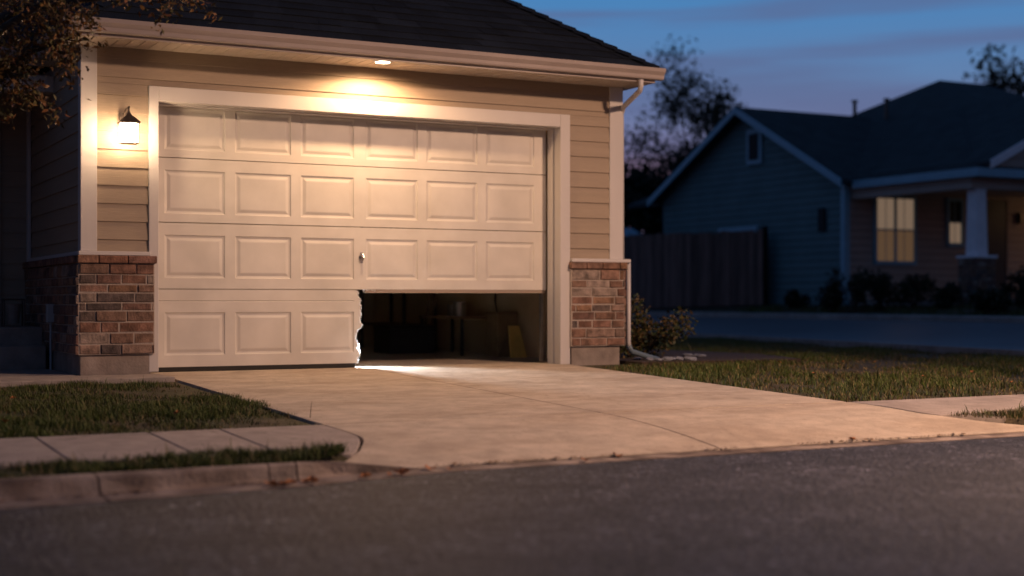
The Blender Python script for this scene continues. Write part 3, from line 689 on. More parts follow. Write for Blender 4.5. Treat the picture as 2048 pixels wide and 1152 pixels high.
# ================================================================== INSIDE THE GARAGE
wl_ = empty('work_lamp', (1.79, .64, .003), R(4)); tag(wl_, 'small lit work lamp standing on the garage floor behind the closed half of the door', 'work lamp')
m = MB(); m.tube([(-.08, .06, .012), (-.08, -.06, .012), (-.09, 0, .36), (.09, 0, .36), (.08, -.06, .012), (.08, .06, .012)], .009, 8); m.build('stand', M['darkbox'], wl_)
m = MB(); m.box(-.075, .075, -.02, .03, .30, .42); m.build('housing', M['yellow'], wl_, bevel=.008)
m = MB(); m.box(-.062, .062, -.026, -.021, .312, .408); m.build('lens', mat('led_lens', (.9, .9, .9), .4, emit=(.85, .92, 1), es=30), wl_)
L = bpy.data.lights.new('work_lamp_beam', 'SPOT'); L.energy = P_WORK; L.color = (.86, .92, 1); L.spot_size = R(84); L.spot_blend = .6; L.shadow_soft_size = .03
lo = bpy.data.objects.new('work_lamp_beam', L); COL.objects.link(lo); lo.parent = wl_; lo.location = (.0, -.05, .36); lo.rotation_euler = (R(-70), 0, R(10))

tb = empty('metal_table_frame', (4.08, 2.75, .003), R(90)); tag(tb, 'dark metal frame table standing along the right wall inside the garage', 'table')
m = MB(); m.box(-.55, .60, -.22, .22, .40, .43); m.build('top', M['wood'], tb)
for a in (-.52, .56):
    for b in (-.21, .18): m = MB(); m.box(a, a+.03, b, b+.03, 0, .40); m.build('leg', M['darkbox'], tb)
yb_ = empty('yellow_floor_sign', (4.22, 1.62, 0), R(12)); tag(yb_, 'yellow folding board standing on the garage floor beside the right door track', 'floor sign')
m = MB(); m.hexa([(-.16, -.12, 0), (.06, -.12, 0), (.06, -.10, 0), (-.16, -.10, 0)], [(-.09, .0, .34), (.05, .0, .34), (.05, .02, .34), (-.09, .02, .34)]); m.build('front_board', M['yellow'], yb_)
m = MB(); m.hexa([(-.14, .14, 0), (.12, .14, 0), (.12, .16, 0), (-.14, .16, 0)], [(-.09, .022, .33), (.05, .022, .33), (.05, .042, .33), (-.09, .042, .33)]); m.build('back_board', M['card'], yb_)
def crate(name, loc, sz, m_, label, cat, rz=0):
    o = empty(name, loc, rz); tag(o, label, cat); a, b, c_ = sz
    MB().box(-a/2, a/2, -b/2, b/2, 0, c_-.012).build('body', m_, o, bevel=.006)
    MB().box(-a/2-.006, a/2+.006, -b/2-.006, b/2+.006, c_-.011, c_+.02).build('lid', m_, o, bevel=.005); return o
crate('storage_tote', (3.65, 3.3, .003), (.55, .5, .30), M['darkbox'], 'black plastic storage tote on the garage floor behind the opening', 'storage box')
crate('cardboard_box', (3.2, 4.9, .003), (.5, .4, .55), M['card'], 'brown cardboard box on the garage floor beside the storage shelf', 'box')
crate('cardboard_box', (4.24, 1.98, .003), (.24, .26, .46), M['card'], 'tall brown cardboard box behind the yellow board in the garage', 'box')
sh = empty('storage_shelf', (4.12, 4.6, 0), R(90)); tag(sh, 'tall dark storage shelf against the far end of the right garage wall', 'shelf')
for z in (.3, .85, 1.4, 1.95): MB().box(-.7, .7, -.22, .22, z, z+.025).build('shelf_board', M['wood'], sh)
for a in (-.7, .67):
    for b in (-.22, .19): MB().box(a, a+.03, b, b+.03, 0, 2.1).build('post', M['darkbox'], sh)
cb = MB(); cb.tube([(4.36, 2.35, 1.5), (4.35, 2.3, 1.0), (4.36, 2.38, .6), (4.35, 2.3, .46)], .010, 8); tag(cb.build('hanging_cord', M['darkbox']), 'dark cord hanging down the right wall inside the garage', 'cord')
ln = empty('porch_planter', (-1.28, 2.1, .37)); tag(ln, 'small dark metal planter stand on the porch by the entry door', 'planter')
ln.location = (-.86, 1.95, .37)
m = MB(); m.lathe([(.05, .03), (.07, .20), (.075, .21)], 14); m.build('pot', M['footing'], ln)
m = MB()
for a in (-.09, .09):
    for b in (-.06, .06): m.tube([(a, b, 0), (a, b, .25)], .008, 6)
m.tube([(-.09, -.06, .25), (.09, -.06, .25), (.09, .06, .25), (-.09, .06, .25), (-.09, -.06, .25)], .008, 6)
m.build('stand', M['bronze'], ln)

# ================================================================== VEGETATION
def leaves(name, pts, size, pal, seed, parent=None, mat_='leaf', flat=.0, aspect=.5, quad=True):
    """many leaf-sized faces: pts (N,3)"""
    rg = np.random.default_rng(seed); P = np.asarray(pts, np.float32); N = len(P)
    d = rg.normal(size=(N, 3)); d[:, 2] *= (1-flat); d[:, 2] -= .25; d /= np.linalg.norm(d, axis=1)[:, None]
    e = rg.normal(size=(N, 3)); e -= (e*d).sum(1)[:, None]*d; e /= np.linalg.norm(e, axis=1)[:, None]
    nn_ = np.cross(d, e); s_ = (size*rg.uniform(.55, 1.35, N))[:, None]
    v = np.stack([P, P+d*s_*.5+e*s_*aspect*.5+nn_*s_*.08, P+d*s_, P+d*s_*.5-e*s_*aspect*.5+nn_*s_*.08], 1).reshape(-1, 3)
    pal = np.asarray(pal); ci = rg.integers(0, len(pal), N); c = pal[ci]*rg.uniform(.6, 1.4, N)[:, None]
    return quick(name, v, np.arange(N*4), 4, M[mat_], np.repeat(c, 4, 0), parent)
def grow(rn, p, d, L, r, depth, segs, tips, spread=.55, up=.12, shrink=.74, kids=3, minr=.003):
    pts, rad = [Vector(p)], [r]; d = Vector(d).normalized(); n = 4
    for i in range(n):
        d = (d+Vector((rn.gauss(0, .13), rn.gauss(0, .13), rn.gauss(0, .10)+up*.3))).normalized()
        pts.append(pts[-1]+d*L/n); rad.append(max(minr, r*(1-.42*(i+1)/n)))
    segs.append((pts, rad))
    if depth <= 2: tips += [(q, depth) for q in pts[1:]]
    if depth == 0: return
    for k in range(kids):
        t = rn.uniform(.45, 1) if k else 1.; q = pts[min(n, max(1, int(round(t*n))))]
        nd = (d+Vector((rn.gauss(0, spread), rn.gauss(0, spread), rn.gauss(0, spread*.7)+up))).normalized()
        grow(rn, q, nd, L*shrink*rn.uniform(.75, 1.15), max(minr, rad[min(n, max(1, int(round(t*n))))]*.68), depth-1, segs, tips, spread, up, shrink, kids, minr)
def tree(name, base, height, seed, label, cat='tree', depth=4, nleaf=4000, lsize=.1, pal=((.03, .04, .02),), spread=.5, r0=.16, kids=3, clump=.22, trunkfrac=.35, keep=1., group=None, up=.12, lean=(0, 0, 1)):
    rn = random.Random(seed); root = empty(name, base); tag(root, label, cat, group)
    segs, tips = [], []
    grow(rn, (0, 0, -.1), lean, height*trunkfrac, r0, depth, segs, tips, spread, up, .76, kids)
    m = MB()
    for p, r in segs: m.tube(p, r, 7 if r[0] > .03 else 4, caps=False)
    m.build('trunk', M['bark'], root, smooth=True)
    rg = np.random.default_rng(seed); T = np.array([q for q, _ in tips]); ii = rg.integers(0, len(T), nleaf)
    cl = rg.random(len(T)) < keep
    ii = ii[cl[ii]]
    P = T[ii]+rg.normal(size=(len(ii), 3))*clump
    leaves('crown', P, lsize, pal, seed+1, root)
    return root
DG = [(.030, .040, .020), (.02, .03, .014), (.045, .045, .02), (.03, .028, .016)]
tree('bare_tree', (22.4, 25.0, .4), 9.3, 4, 'tall thinly leaved tree with open branches behind the blue grey gable', depth=5, nleaf=15000, lsize=.16, pal=DG, r0=.20, spread=.48, clump=.22, trunkfrac=.31, keep=.62, kids=3)
tree('bare_tree', (19.0, 27.5, .4), 8.0, 8, 'shorter thinly leaved tree just right of the garage eave', depth=4, nleaf=8000, lsize=.17, pal=DG, r0=.14, spread=.5, clump=.26, trunkfrac=.32, keep=.72, kids=3)
tree('leafy_tree', (46.2, 30.9, .3), 11.6, 17, 'dark leafy tree top showing above the ridge of the neighbouring house', depth=4, nleaf=9000, lsize=.32, pal=DG, r0=.3, spread=.42, clump=.38, trunkfrac=.34, keep=.75)
# dense dark evergreens behind the fence
def bush(name, base, rx1, rz1, seed, label, cat='bush', n=1500, ls=.07, pal=DG, group=None, stems=9, lumps=9, hollow=.35, ry1=None):
    rg = np.random.default_rng(seed); rn = random.Random(seed); root = empty(name, base); tag(root, label, cat, group); ry1 = ry1 or rx1
    C0 = np.stack([rg.normal(0, .42, lumps)*rx1, rg.normal(0, .42, lumps)*ry1, rg.uniform(.25, .85, lumps)*rz1], 1)
    R0 = rg.uniform(.28, .5, lumps)
    ii = rg.integers(0, lumps, n); d = rg.normal(size=(n, 3)); d /= np.linalg.norm(d, axis=1)[:, None]
    rr = rg.uniform(hollow, 1, n)**.6
    P = C0[ii]+d*(rr*R0[ii])[:, None]*np.array([rx1, ry1, rz1*.7]); P[:, 2] = np.maximum(P[:, 2], .02)
    leaves('foliage', P, ls, pal, seed+1, root)
    m = MB()
    for k in range(stems):
        q = C0[k % lumps]; m.tube([(rn.uniform(-.05, .05), rn.uniform(-.05, .05), -.05), (q[0]*.5, q[1]*.5, q[2]*.55), (q[0]*1.1, q[1]*1.1, q[2]*1.15)], [.02*rz1, .013*rz1, .004*rz1], 5, caps=False)
    m.build('stem', M['bark'], root); return root
hz = [(17.0, 26, 3.2, 4.6, 'broad dark evergreen behind the fence beside the garage corner'), (21.4, 25.8, 2.6, 4.3, 'dark rounded evergreen behind the fence under the thin tree'),
      (26.0, 27.5, 2.6, 4.0, 'dark evergreen mass just left of the blue grey gable'), (14.5, 33, 4, 5.4, 'far dark evergreen hidden low behind the garage corner')]
for i, (x, y, a, h, lb) in enumerate(hz):
    bush('evergreen_shrub', (x, y, .3), a, h*1.05, 40+i, lb, 'evergreen', n=9000, ls=.24, pal=[(.016, .022, .012), (.024, .03, .016), (.012, .016, .01)], group='evergreens behind the fence', lumps=16, hollow=0.1)
AU = [(.13, .055, .02), (.10, .035, .012), (.15, .08, .025), (.08, .05, .02), (.06, .045, .018)]
bush('garden_bush', (5.22, .85, -.03), .42, .64, 61, 'leafy brownish bush in the planting bed by the garage corner', n=4200, ls=.05, pal=[(.06, .065, .022), (.09, .06, .02), (.04, .055, .02), (.12, .08, .03)], lumps=14, stems=14, hollow=.2)
def cp(px, z):
    r = (px-1024)/2844; return CAM[0]+(math.cos(YAW)*r+math.sin(YAW))*z, CAM[1]+(-math.sin(YAW)*r+math.cos(YAW))*z
for i, (px, z, a, h, lb) in enumerate([(1588, 32.5, .24, .42, 'small round shrub at the foot of the blue grey gable wall'), (1660, 30.5, .34, .62, 'spiky shrub at the corner of the blue grey gable wall'),
        (1708, 30, .52, .98, 'largest dark shrub below the lit double window'), (1765, 30, .4, .72, 'middle shrub just right of the largest one below the lit window'), (1828, 29.5, .5, .68, 'low wide dark shrub left of the porch column'),
        (1893, 28.5, .26, .55, 'narrow shrub touching the left side of the porch column'), (1978, 26.6, .34, .42, 'low shrub right of the porch column base'), (2042, 27, .34, .8, 'dark shrub at the right edge beside the porch')]):
    x, y = cp(px, z); bush('porch_shrub', (x, y, gz(x, y)), a, h, 80+i, lb, 'shrub', n=900, ls=.10, pal=[(.02, .03, .012), (.035, .035, .015), (.03, .022, .012)], group='shrubs in front of the neighbouring house', lumps=8)

# overhanging autumn tree, trunk left of the frame
at = empty('autumn_tree', (-3.9, -2.2, gz(-3.9, -2.2))); tag(at, 'autumn tree in the front lawn with orange brown leaves hanging over the porch roof', 'tree')
rn = random.Random(77); m = MB(); segs = []; tips = []
TR = Vector((-3.9, -2.2, -.06))
m.tube([(0, 0, -.1), (.03, 0, .7), (-.05, .03, 1.4), (.05, 0, 2.1), (.0, .05, 3.4), (.1, .1, 4.6)], [.17, .14, .12, .10, .07, .04], 10)
def wp(px, py, z):      # a point of the hanging branch
    x, y = cp(px, z); return Vector((x, y, CAM[2]+(599-py)*z/2844))-TR
limbs = [[Vector((0, 0, 1.55)), wp(-140, 240, 9.4), wp(0, 145, 9.2), wp(60, 100, 9.1), wp(105, 90, 9.0), wp(150, 68, 9.0)],
         [Vector((0, .0, 2.0)), wp(-100, 90, 9.4), wp(60, 10, 9.3), wp(190, -6, 9.2), wp(310, -12, 9.2), wp(372, -8, 9.2)],
         [Vector((0, .0, 1.7)), wp(-80, 150, 9.0), wp(0, 60, 8.9), wp(70, 15, 8.8), wp(130, -30, 8.8)],
         [Vector((0, .0, 1.4)), wp(-90, 160, 9.2), wp(-10, 148, 9.1), wp(25, 148, 9.1), wp(45, 152, 9.1)],
         [Vector((0, .05, 2.6)), wp(-100, -60, 9.6), wp(60, -70, 9.5), wp(220, -80, 9.4), wp(340, -75, 9.4)],
         [Vector((0, .05, 3.0)), Vector((-.8, .6, 3.6)), Vector((-1.5, .9, 4.2))], [Vector((0, .05, 3.2)), Vector((.6, -.8, 3.9)), Vector((.9, -1.3, 4.6))], [Vector((0, .05, 2.8)), Vector((-1., -.8, 3.4)), Vector((-1.7, -1.1, 3.8))]]
for i, lb in enumerate(limbs):
    k = len(lb); m.tube(lb, [.05-.042*j/(k-1) for j in range(k)] if i < 5 else [.05, .03, .01], 7)
    for j in range(1, k):
        for t in range(4 if i < 5 else 8):
            p = lb[j-1].lerp(lb[j], rn.random())
            if j == 1 and i < 5: p = lb[0].lerp(lb[1], rn.uniform(.82, 1))
            L_ = rn.uniform(.12, .27) if i < 5 else rn.uniform(.4, .9)
            grow(rn, p, (rn.gauss(0, 1), rn.gauss(0, 1), rn.gauss(-.25, .6)), L_, .006, 1, segs, tips, .6, -.05, .7, 2, .0012)
for p, r in segs: m.tube(p, r, 4, caps=False)
m.build('trunk', M['bark'], at, smooth=True)
rg = np.random.default_rng(5); T = np.array([q for q, _ in tips]); keepm = rg.random(len(T)) < .72; T = T[keepm]
ii = rg.integers(0, len(T), 9500); P = T[ii]+rg.normal(size=(9500, 3))*.035
leaves('crown', P, .045, [(.17, .085, .025), (.13, .075, .022), (.20, .11, .035), (.10, .085, .028), (.08, .07, .025), (.16, .065, .02)], 6, at, aspect=.42)

# grass
def grass(name, region, n, h, seed, label, w=.004, dens=None, dry=.16):
    rg = np.random.default_rng(seed); (xa, xb, ya, yb) = region['box']
    X = rg.uniform(xa, xb, n*2); Y = rg.uniform(ya, yb, n*2); k = region['ok'](X, Y); 
    # clumpy density
    f = np.sin(X*5.1+1.3*np.sin(Y*3.7))*np.sin(Y*6.3+1.1*np.sin(X*4.1))+.6*np.sin(X*13+Y*9)+.5*np.sin(X*2.1-Y*2.9+1)
    lo_ = np.sin(X*1.3+2.1*np.sin(Y*.9+seed))+np.sin(Y*2.3+1.7*np.sin(X*1.9+2))
    f = f*.75+lo_*.45
    k &= rg.random(n*2) < np.clip(.58+.42*f, .04, 1)
    X, Y, f = X[k][:n], Y[k][:n], np.clip(f[k][:n], -1.6, 1.6); N = len(X)
    Z = np.array([gz(x, y) for x, y in zip(X, Y)])-.018
    hh = h*rg.uniform(.5, 1.3, N)*(.80+.30*f); hh *= np.where(rg.random(N) < .02, 1.7, 1.)
    a = rg.uniform(0, 2*np.pi, N); ln_ = rg.uniform(.1, .9, N)*hh; ww = w*rg.uniform(.6, 1.3, N)
    b = a+rg.uniform(-1, 1, N); dx, dy = np.cos(b), np.sin(b)
    P0 = np.stack([X-np.sin(a)*ww, Y+np.cos(a)*ww, Z], 1); P1 = np.stack([X+np.sin(a)*ww, Y-np.cos(a)*ww, Z], 1)
    Q0 = np.stack([X+dx*ln_*.35-np.sin(a)*ww*.7, Y+dy*ln_*.35+np.cos(a)*ww*.7, Z+hh*.6], 1); Q1 = np.stack([X+dx*ln_*.35+np.sin(a)*ww*.7, Y+dy*ln_*.35-np.cos(a)*ww*.7, Z+hh*.6], 1)
    T_ = np.stack([X+dx*ln_, Y+dy*ln_, Z+hh], 1)
    v = np.stack([P0, P1, Q1, Q0, T_], 1).reshape(-1, 3)
    base = np.arange(N)[:, None]*5
    fs = np.concatenate([base+np.array([[0, 1, 2]]), base+np.array([[0, 2, 3]]), base+np.array([[3, 2, 4]])], 1).ravel()
    g1, g2 = np.array([.070, .115, .018]), np.array([.11, .125, .026]); dr_ = np.array([.27, .20, .09])
    c = g1+(g2-g1)*rg.random(N)[:, None]; dm = rg.random(N) < dry*np.clip(1.1-1.3*f, .25, 3.2); c[dm] = dr_*rg.uniform(.6, 1.2, dm.sum())[:, None]
    c *= (rg.uniform(.45, 1.1, N)*(.8+.15*f))[:, None]
    o = quick(name, v, fs, 3, M['grass'], np.repeat(c, 5, 0)); tag(o, label, 'grass', kind='stuff'); return o
grass('grass', dict(box=(-4.2, .06, -4.0, -.68), ok=lambda X, Y: (Y < -.72-.03*np.sin(X*9)) & (X < .03-.38*np.clip((Y+1.25)/.6, 0, 1)**1+.015*np.sin(Y*11)+.012*np.sin(Y*37)) & (Y > -3.96+.02*np.sin(X*17))), 70000, .044, 1, 'short dark grass of the front lawn left of the driveway', w=.0028)
grass('grass', dict(box=(-4.2, -.15, -5.36, -4.94), ok=lambda X, Y: (X < -.24+1.1*np.clip(Y+4.98, -1, 0)) & (Y < -4.965+.03*np.sin(X*12)) & (Y > -5.33+.015*np.sin(X*15)+.09*np.clip((X+1.2), 0, 1))), 17000, .048, 2, 'grass strip between the left sidewalk and the kerb', w=.0028)
grass('grass', dict(box=(3.93, 12.5, -4.0, 12), ok=lambda X, Y: (Y > -3.94) & (X > 3.93+.04*np.sin(Y*7)) & ((X > 4.6+.3) | (Y < -.25)) & ~((X < 6.9) & (Y > -.25) & (Y < 3.7)) & (X < 10.8+.2*np.clip(Y, 0, 99)-.002*Y**2)), 150000, .050, 3, 'wide lawn right of the driveway reaching to the side road', w=.0042, dry=.38)
grass('grass', dict(box=(4.10, 8.5, -5.33, -4.70), ok=lambda X, Y: (X > 4.12+.9*np.clip(-Y-4.85, 0, 1)) & (Y > -5.27) & (Y < -4.74)), 16000, .055, 4, 'grass strip between the right sidewalk and the kerb', w=.003, dry=.3)
grass('grass', dict(box=(16.5, 32, 2, 16), ok=lambda X, Y: (X > 16.5) & ~((X > 18.5) & (Y > 9.2))), 30000, .08, 5, 'dark lawn in front of the neighbouring house', w=.012, dry=.2)

# fallen leaves
def leaf_mesh(seed):
    rn = random.Random(seed); m = MB(); n = 10; P = []
    for i in range(n):
        a = 2*math.pi*i/n; r = .032*(1 if i % 2 == 0 else .62)*rn.uniform(.85, 1.15)
        P.append((r*math.cos(a)*1.25, r*math.sin(a), .004+.014*abs(math.sin(a))+rn.uniform(0, .006)))
    for i in range(n): m.poly([(0, 0, .003), P[i], P[(i+1) % n]])
    return m
ML = mat('fallen_leaf', (.32, .12, .035), .7, var=.4, vscale=30)
protos = [leaf_mesh(s_).build('fallen_leaf', ML, fix=False) for s_ in (1, 2, 3)]
places = [(540, 971), (552, 973), (566, 972), (610, 967), (622, 966), (800, 949), (806, 948), (735, 957), (780, 951), (1235, 915), (1705, 884), (1180, 925), (860, 941), (905, 752+190), (585, 969)]
def onground(px, py, zz):
    z = (CAM[2]-zz)*2844/(py-599); x, y = cp(px, z); return x, y
rn = random.Random(8)
for i, (px, py) in enumerate(places):
    if i < 3: o = protos[i]
    else: o = protos[i % 3].copy(); COL.objects.link(o)
    if py < 946 and px < 500: x, y = onground(px, py, -.14); zz = gz(x, y)+.03
    else:
        x, y = onground(px, py, -.234); y = max(y, -Dedge(x)+.02); zz = -.232
        if y > -5.28 and x > -.4: zz = zd(x, y)+.001
    o.location = (x, y, zz); o.rotation_euler = (rn.uniform(-.2, .2), rn.uniform(-.2, .2), rn.uniform(0, 6)); o.scale = (rn.uniform(.6, 1.1),)*3
    tag(o, 'small dry orange brown leaf lying along the kerb and gutter line', 'leaf', 'dry leaves fallen along the kerb')
for i in range(20):      # leaves blown on to the lawns and the drive
    o = protos[i % 3].copy(); COL.objects.link(o)
    if i < 9: x, y = rn.uniform(-2.6, -.3), rn.uniform(-3.8, -1.2)
    elif i < 20: x, y = rn.uniform(4.2, 9), rn.uniform(-3.6, -.5)
    else: x, y = rn.uniform(.3, 3.6), rn.uniform(-4.6, -1)
    on_d = i >= 20
    o.location = (x, y, (zd(x, y)+.001) if on_d else gz(x, y)+.022); o.rotation_euler = (rn.uniform(-.4, .4), rn.uniform(-.4, .4), rn.uniform(0, 6)); o.scale = (rn.uniform(.45, .8),)*3
    tag(o, 'small dry curled leaf lying '+('on the driveway concrete' if on_d else 'in the grass left of the driveway' if i < 9 else 'in the grass right of the driveway'), 'leaf', 'dry leaves on the driveway' if on_d else 'dry leaves in the left lawn' if i < 9 else 'dry leaves in the right lawn')
# edging stones in the bed
rn = random.Random(4)
def rock(seed):
    rn = random.Random(seed); bm = bmesh.new(); bmesh.ops.create_icosphere(bm, subdivisions=2, radius=1)
    for v in bm.verts: v.co *= rn.uniform(.84, 1.12); v.co.z *= .5
    me = bpy.data.meshes.new('edging_stone'); bm.to_mesh(me); bm.free(); me.materials.append(M['rock']); return me
rk = [rock(s_) for s_ in range(3)]
for i, (px, py, z) in enumerate([(1275, 727, 14.2), (1298, 729, 14.1), (1318, 729, 14.0), (1337, 728, 14.1), (1356, 727, 14.2), (1375, 710, 15.2), (1392, 711, 15.2), (1402, 713, 15.1), (1380, 726, 14.2)]):
    x, y = cp(px, z); o = bpy.data.objects.new('edging_stone', rk[i % 3]); COL.objects.link(o); s_ = rn.uniform(.035, .07)
    o.location = (x, y, gz(x, y)+.03); o.scale = (s_*1.3, s_, s_*.8); o.rotation_euler.z = rn.uniform(0, 6)
    tag(o, 'pale flat stone edging the planting bed by the garage corner', 'stone', 'pale stones edging the planting bed')

# ================================================================== FENCE
A, B = Vector((18.25, 15.5, 0)), Vector((16.9, 21.3, 0))
fc = empty('wood_fence', A); tag(fc, 'dark brown wooden privacy fence between the side road and the blue grey gable', 'fence')
dv = (B-A); Lf = dv.length; dn = dv.normalized(); nb = int(Lf/.145); rn = random.Random(2); nrmf = Vector((-dn.y, dn.x, 0))
m = MB()
for i in range(nb+1):
    p = dn*(i*.145); q = dn*(i*.145+.138); o_ = nrmf*(.006*(i % 2)); t = nrmf*.02
    zg = gz(A.x+p.x, A.y+p.y)+.03; zt = 2.27+rn.uniform(-.03, .03)+.012*i*.1
    k = rn.uniform(.6, 1.35)
    b_ = [p+o_, q+o_, q+o_+t, p+o_+t]; c4 = Vector((0, 0, 1))
    m.hexa([v+c4*zg for v in b_], [v+c4*zt for v in b_], (k, k*.98, k*.95))
    if i % 17 == 0 or i == nb:
        MB().box(-.05, .05, -.05, .05, 0, 1.88).build('post', M['fence'], fc).location = p-nrmf*.07+Vector((0, 0, zg))
m.build('boards', M['fence'], fc)
for z in (.75, 1.35, 2.0):
    r = MB(); b_ = [-nrmf*.045, dv-nrmf*.045, dv-nrmf*.005, -nrmf*.005]; r.hexa([v+Vector((0, 0, z)) for v in b_], [v+Vector((0, 0, z+.09)) for v in b_]); r.build('rail', M['fence'], fc)

# ================================================================== NEIGHBOURING HOUSE
nb_ = empty('neighbour_house', (18.6, 13, .4)); N0 = Vector((18.6, 13, .4))
tag(nb_, 'low house across the side road with blue grey gable, dark roof and lit porch windows', 'house')
def np_(o): o.parent = nb_; o.matrix_parent_inverse = Matrix.Translation(-N0); return o
EZ = 3.30
m = MB(); a = .42
m.faces([(18.6, 13, .2), (18.6, 20.2, .2), (18.6, 20.2, EZ+.05), (18.6, 16.6, 5.2), (18.6, 13, EZ+.05)], [(0, 1, 2, 3, 4)])
m.box(18.601, 18.7, 13, 20.2, .2, EZ); m.box(18.6, 31, 20.2, 20.3, .2, EZ); m.box(30.9, 31, 13, 20.2, .2, EZ)
np_(m.build('gable_wall', M['nside'], fix=False))
m = MB(); m.box(18.7, 31, 12.98, 13.1, .2, EZ); np_(m.build('front_wall', M['nfront']))
m = MB(); m.box(18.59, 18.72, 12.955, 12.98, .45, EZ-.1); m.box(18.565, 18.6, 12.96, 13.10, .45, EZ-.1); np_(m.build('corner_board', M['ntrim']))
# roofs
rf = MB()
def slope(p, th=.10):
    p = [Vector(q) for q in p]; rf.faces([(q.x, q.y, q.z) for q in p]+[(q.x, q.y, q.z-th) for q in p], [tuple(range(len(p))), tuple(range(2*len(p)-1, len(p)-1, -1))]+[(i, (i+1) % len(p), len(p)+(i+1) % len(p), len(p)+i) for i in range(len(p))])
slope([(18.25, 12.75, EZ), (23, 12.75, EZ), (23, 16.6, 5.36), (18.25, 16.6, 5.36)]); slope([(18.25, 20.45, EZ), (23, 20.45, EZ), (23, 16.6, 5.36), (18.25, 16.6, 5.36)])
ax, ay, az = 24.6, 16.2, 6.42
slope([(18.66, 9.1, EZ-.02), (31.5, 9.1, EZ-.02), (26.2, ay, az), (ax, ay, az)]); slope([(18.66, 22.2, EZ-.02), (18.66, 9.1, EZ-.02), (ax, ay, az)])
slope([(31.5, 22.2, EZ-.02), (18.66, 22.2, EZ-.02), (ax, ay, az), (26.2, ay, az)]); slope([(31.5, 9.1, EZ-.02), (31.5, 22.2, EZ-.02), (26.2, ay, az)])
# porch gable roof
GX, GZ = 23.0, 5.35
slope([(18.85, 9.0, EZ+.1), (18.85, 12.5, EZ+.1), (GX, 14.5, GZ), (GX, 9.0, GZ)], .08); slope([(27.1, 9.0, EZ+.1), (27.1, 12.5, EZ+.1), (GX, 14.5, GZ), (GX, 9.0, GZ)], .08)
ro = np_(rf.build('roof', M['nroof']))
for x, y, z, h in ((22.05, 16.6, 5.3, .42), (22.3, 15.7, 5.15, .52)):
    m = MB(); m.tube([(x, y, z-.1), (x, y, z+h)], .05, 10); m.tube([(x, y, z+h), (x, y, z+h+.05)], .085, 10); o = m.build('vent_pipe', M['bronze']); o.parent = ro
# rake boards, fascia, beam
def bar(m, p, q, w_, h_):
    p, q = Vector(p), Vector(q); d = (q-p).normalized(); s_ = d.cross(Vector((0, 0, 1))).normalized()*w_/2; u = Vector((0, 0, h_/2))
    m.hexa([p-s_-u, p+s_-u, p+s_+u, p-s_+u], [q-s_-u, q+s_-u, q+s_+u, q-s_+u])
m = MB(); bar(m, (18.23, 12.70, EZ-.09), (18.23, 16.6, 5.27), .04, .17); bar(m, (18.23, 20.5, EZ-.09), (18.23, 16.6, 5.27), .04, .17); np_(m.build('rake_board', M['ntrim']))
m = MB(); bar(m, (18.9, 8.98, EZ+.04), (GX, 8.98, GZ-.08), .04, .17); bar(m, (27.1, 8.98, EZ+.04), (GX, 8.98, GZ-.08), .04, .17); np_(m.build('rake_board', M['npost']))
m = MB(); m.box(18.60, 18.66, 9.1, 12.75, EZ-.20, EZ-.03); m.box(18.60, 31.5, 9.03, 9.1, EZ-.20, EZ-.03); np_(m.build('fascia', M['ntrim']))
m = MB(); m.box(18.75, 31, 9.35, 9.6, EZ-.42, EZ-.21); m.box(18.75, 19.0, 9.6, 12.95, EZ-.42, EZ-.21); m.box(18.67, 31.4, 9.1, 12.97, EZ-.21, EZ-.18); np_(m.build('porch_beam', M['nfront']))
m = MB(); m.faces([(18.95, 9.2, EZ+.0), (27, 9.2, EZ+.0), (GX, 9.2, GZ-.1)], [(0, 1, 2)]); m.faces([(18.95, 9.25, EZ+.0), (27, 9.25, EZ+.0), (GX, 9.25, GZ-.1)], [(2, 1, 0)]); np_(m.build('porch_gable', M['nfront'], fix=False))
# porch floor, columns
m = MB(); m.box(18.8, 31, 9.3, 12.97, .2, .62); np_(m.build('porch_floor', M['walk']))
def column(x, y):
    m = MB(); w0, w1 = .155, .13
    m.hexa([(x-w0, y-w0, 1.52), (x+w0, y-w0, 1.52), (x+w0, y+w0, 1.52), (x-w0, y+w0, 1.52)], [(x-w1, y-w1, 2.86), (x+w1, y-w1, 2.86), (x+w1, y+w1, 2.86), (x-w1, y+w1, 2.86)])
    m.box(x-.15, x+.15, y-.15, y+.15, 2.861, 2.88); c = np_(m.build('column', M['npost'], bevel=.01))
    m = MB(); m.box(x-.25, x+.25, y-.25, y+.25, .3, 1.46); b = m.build('base', M['footing'], bevel=.01)
    m = MB(); m.box(x-.29, x+.29, y-.29, y+.29, 1.461, 1.519); k = m.build('cap', M['npost'], bevel=.01)
    m = MB(); rr = random.Random(3); bricks(m, x-.25, x+.25, .35, 1.45, lambda u, o, z: (u, y-.25-o, z), rr, (.15, .3)); bricks(m, y-.25, y+.25, .35, 1.45, lambda u, o, z: (x-.25-o, u, z), rr, (.15, .3)); s_ = m.build('stone', M['brick'])
    for o in (b, k, s_): o.parent = c
column(19.05, 9.5); column(26.5, 9.5)
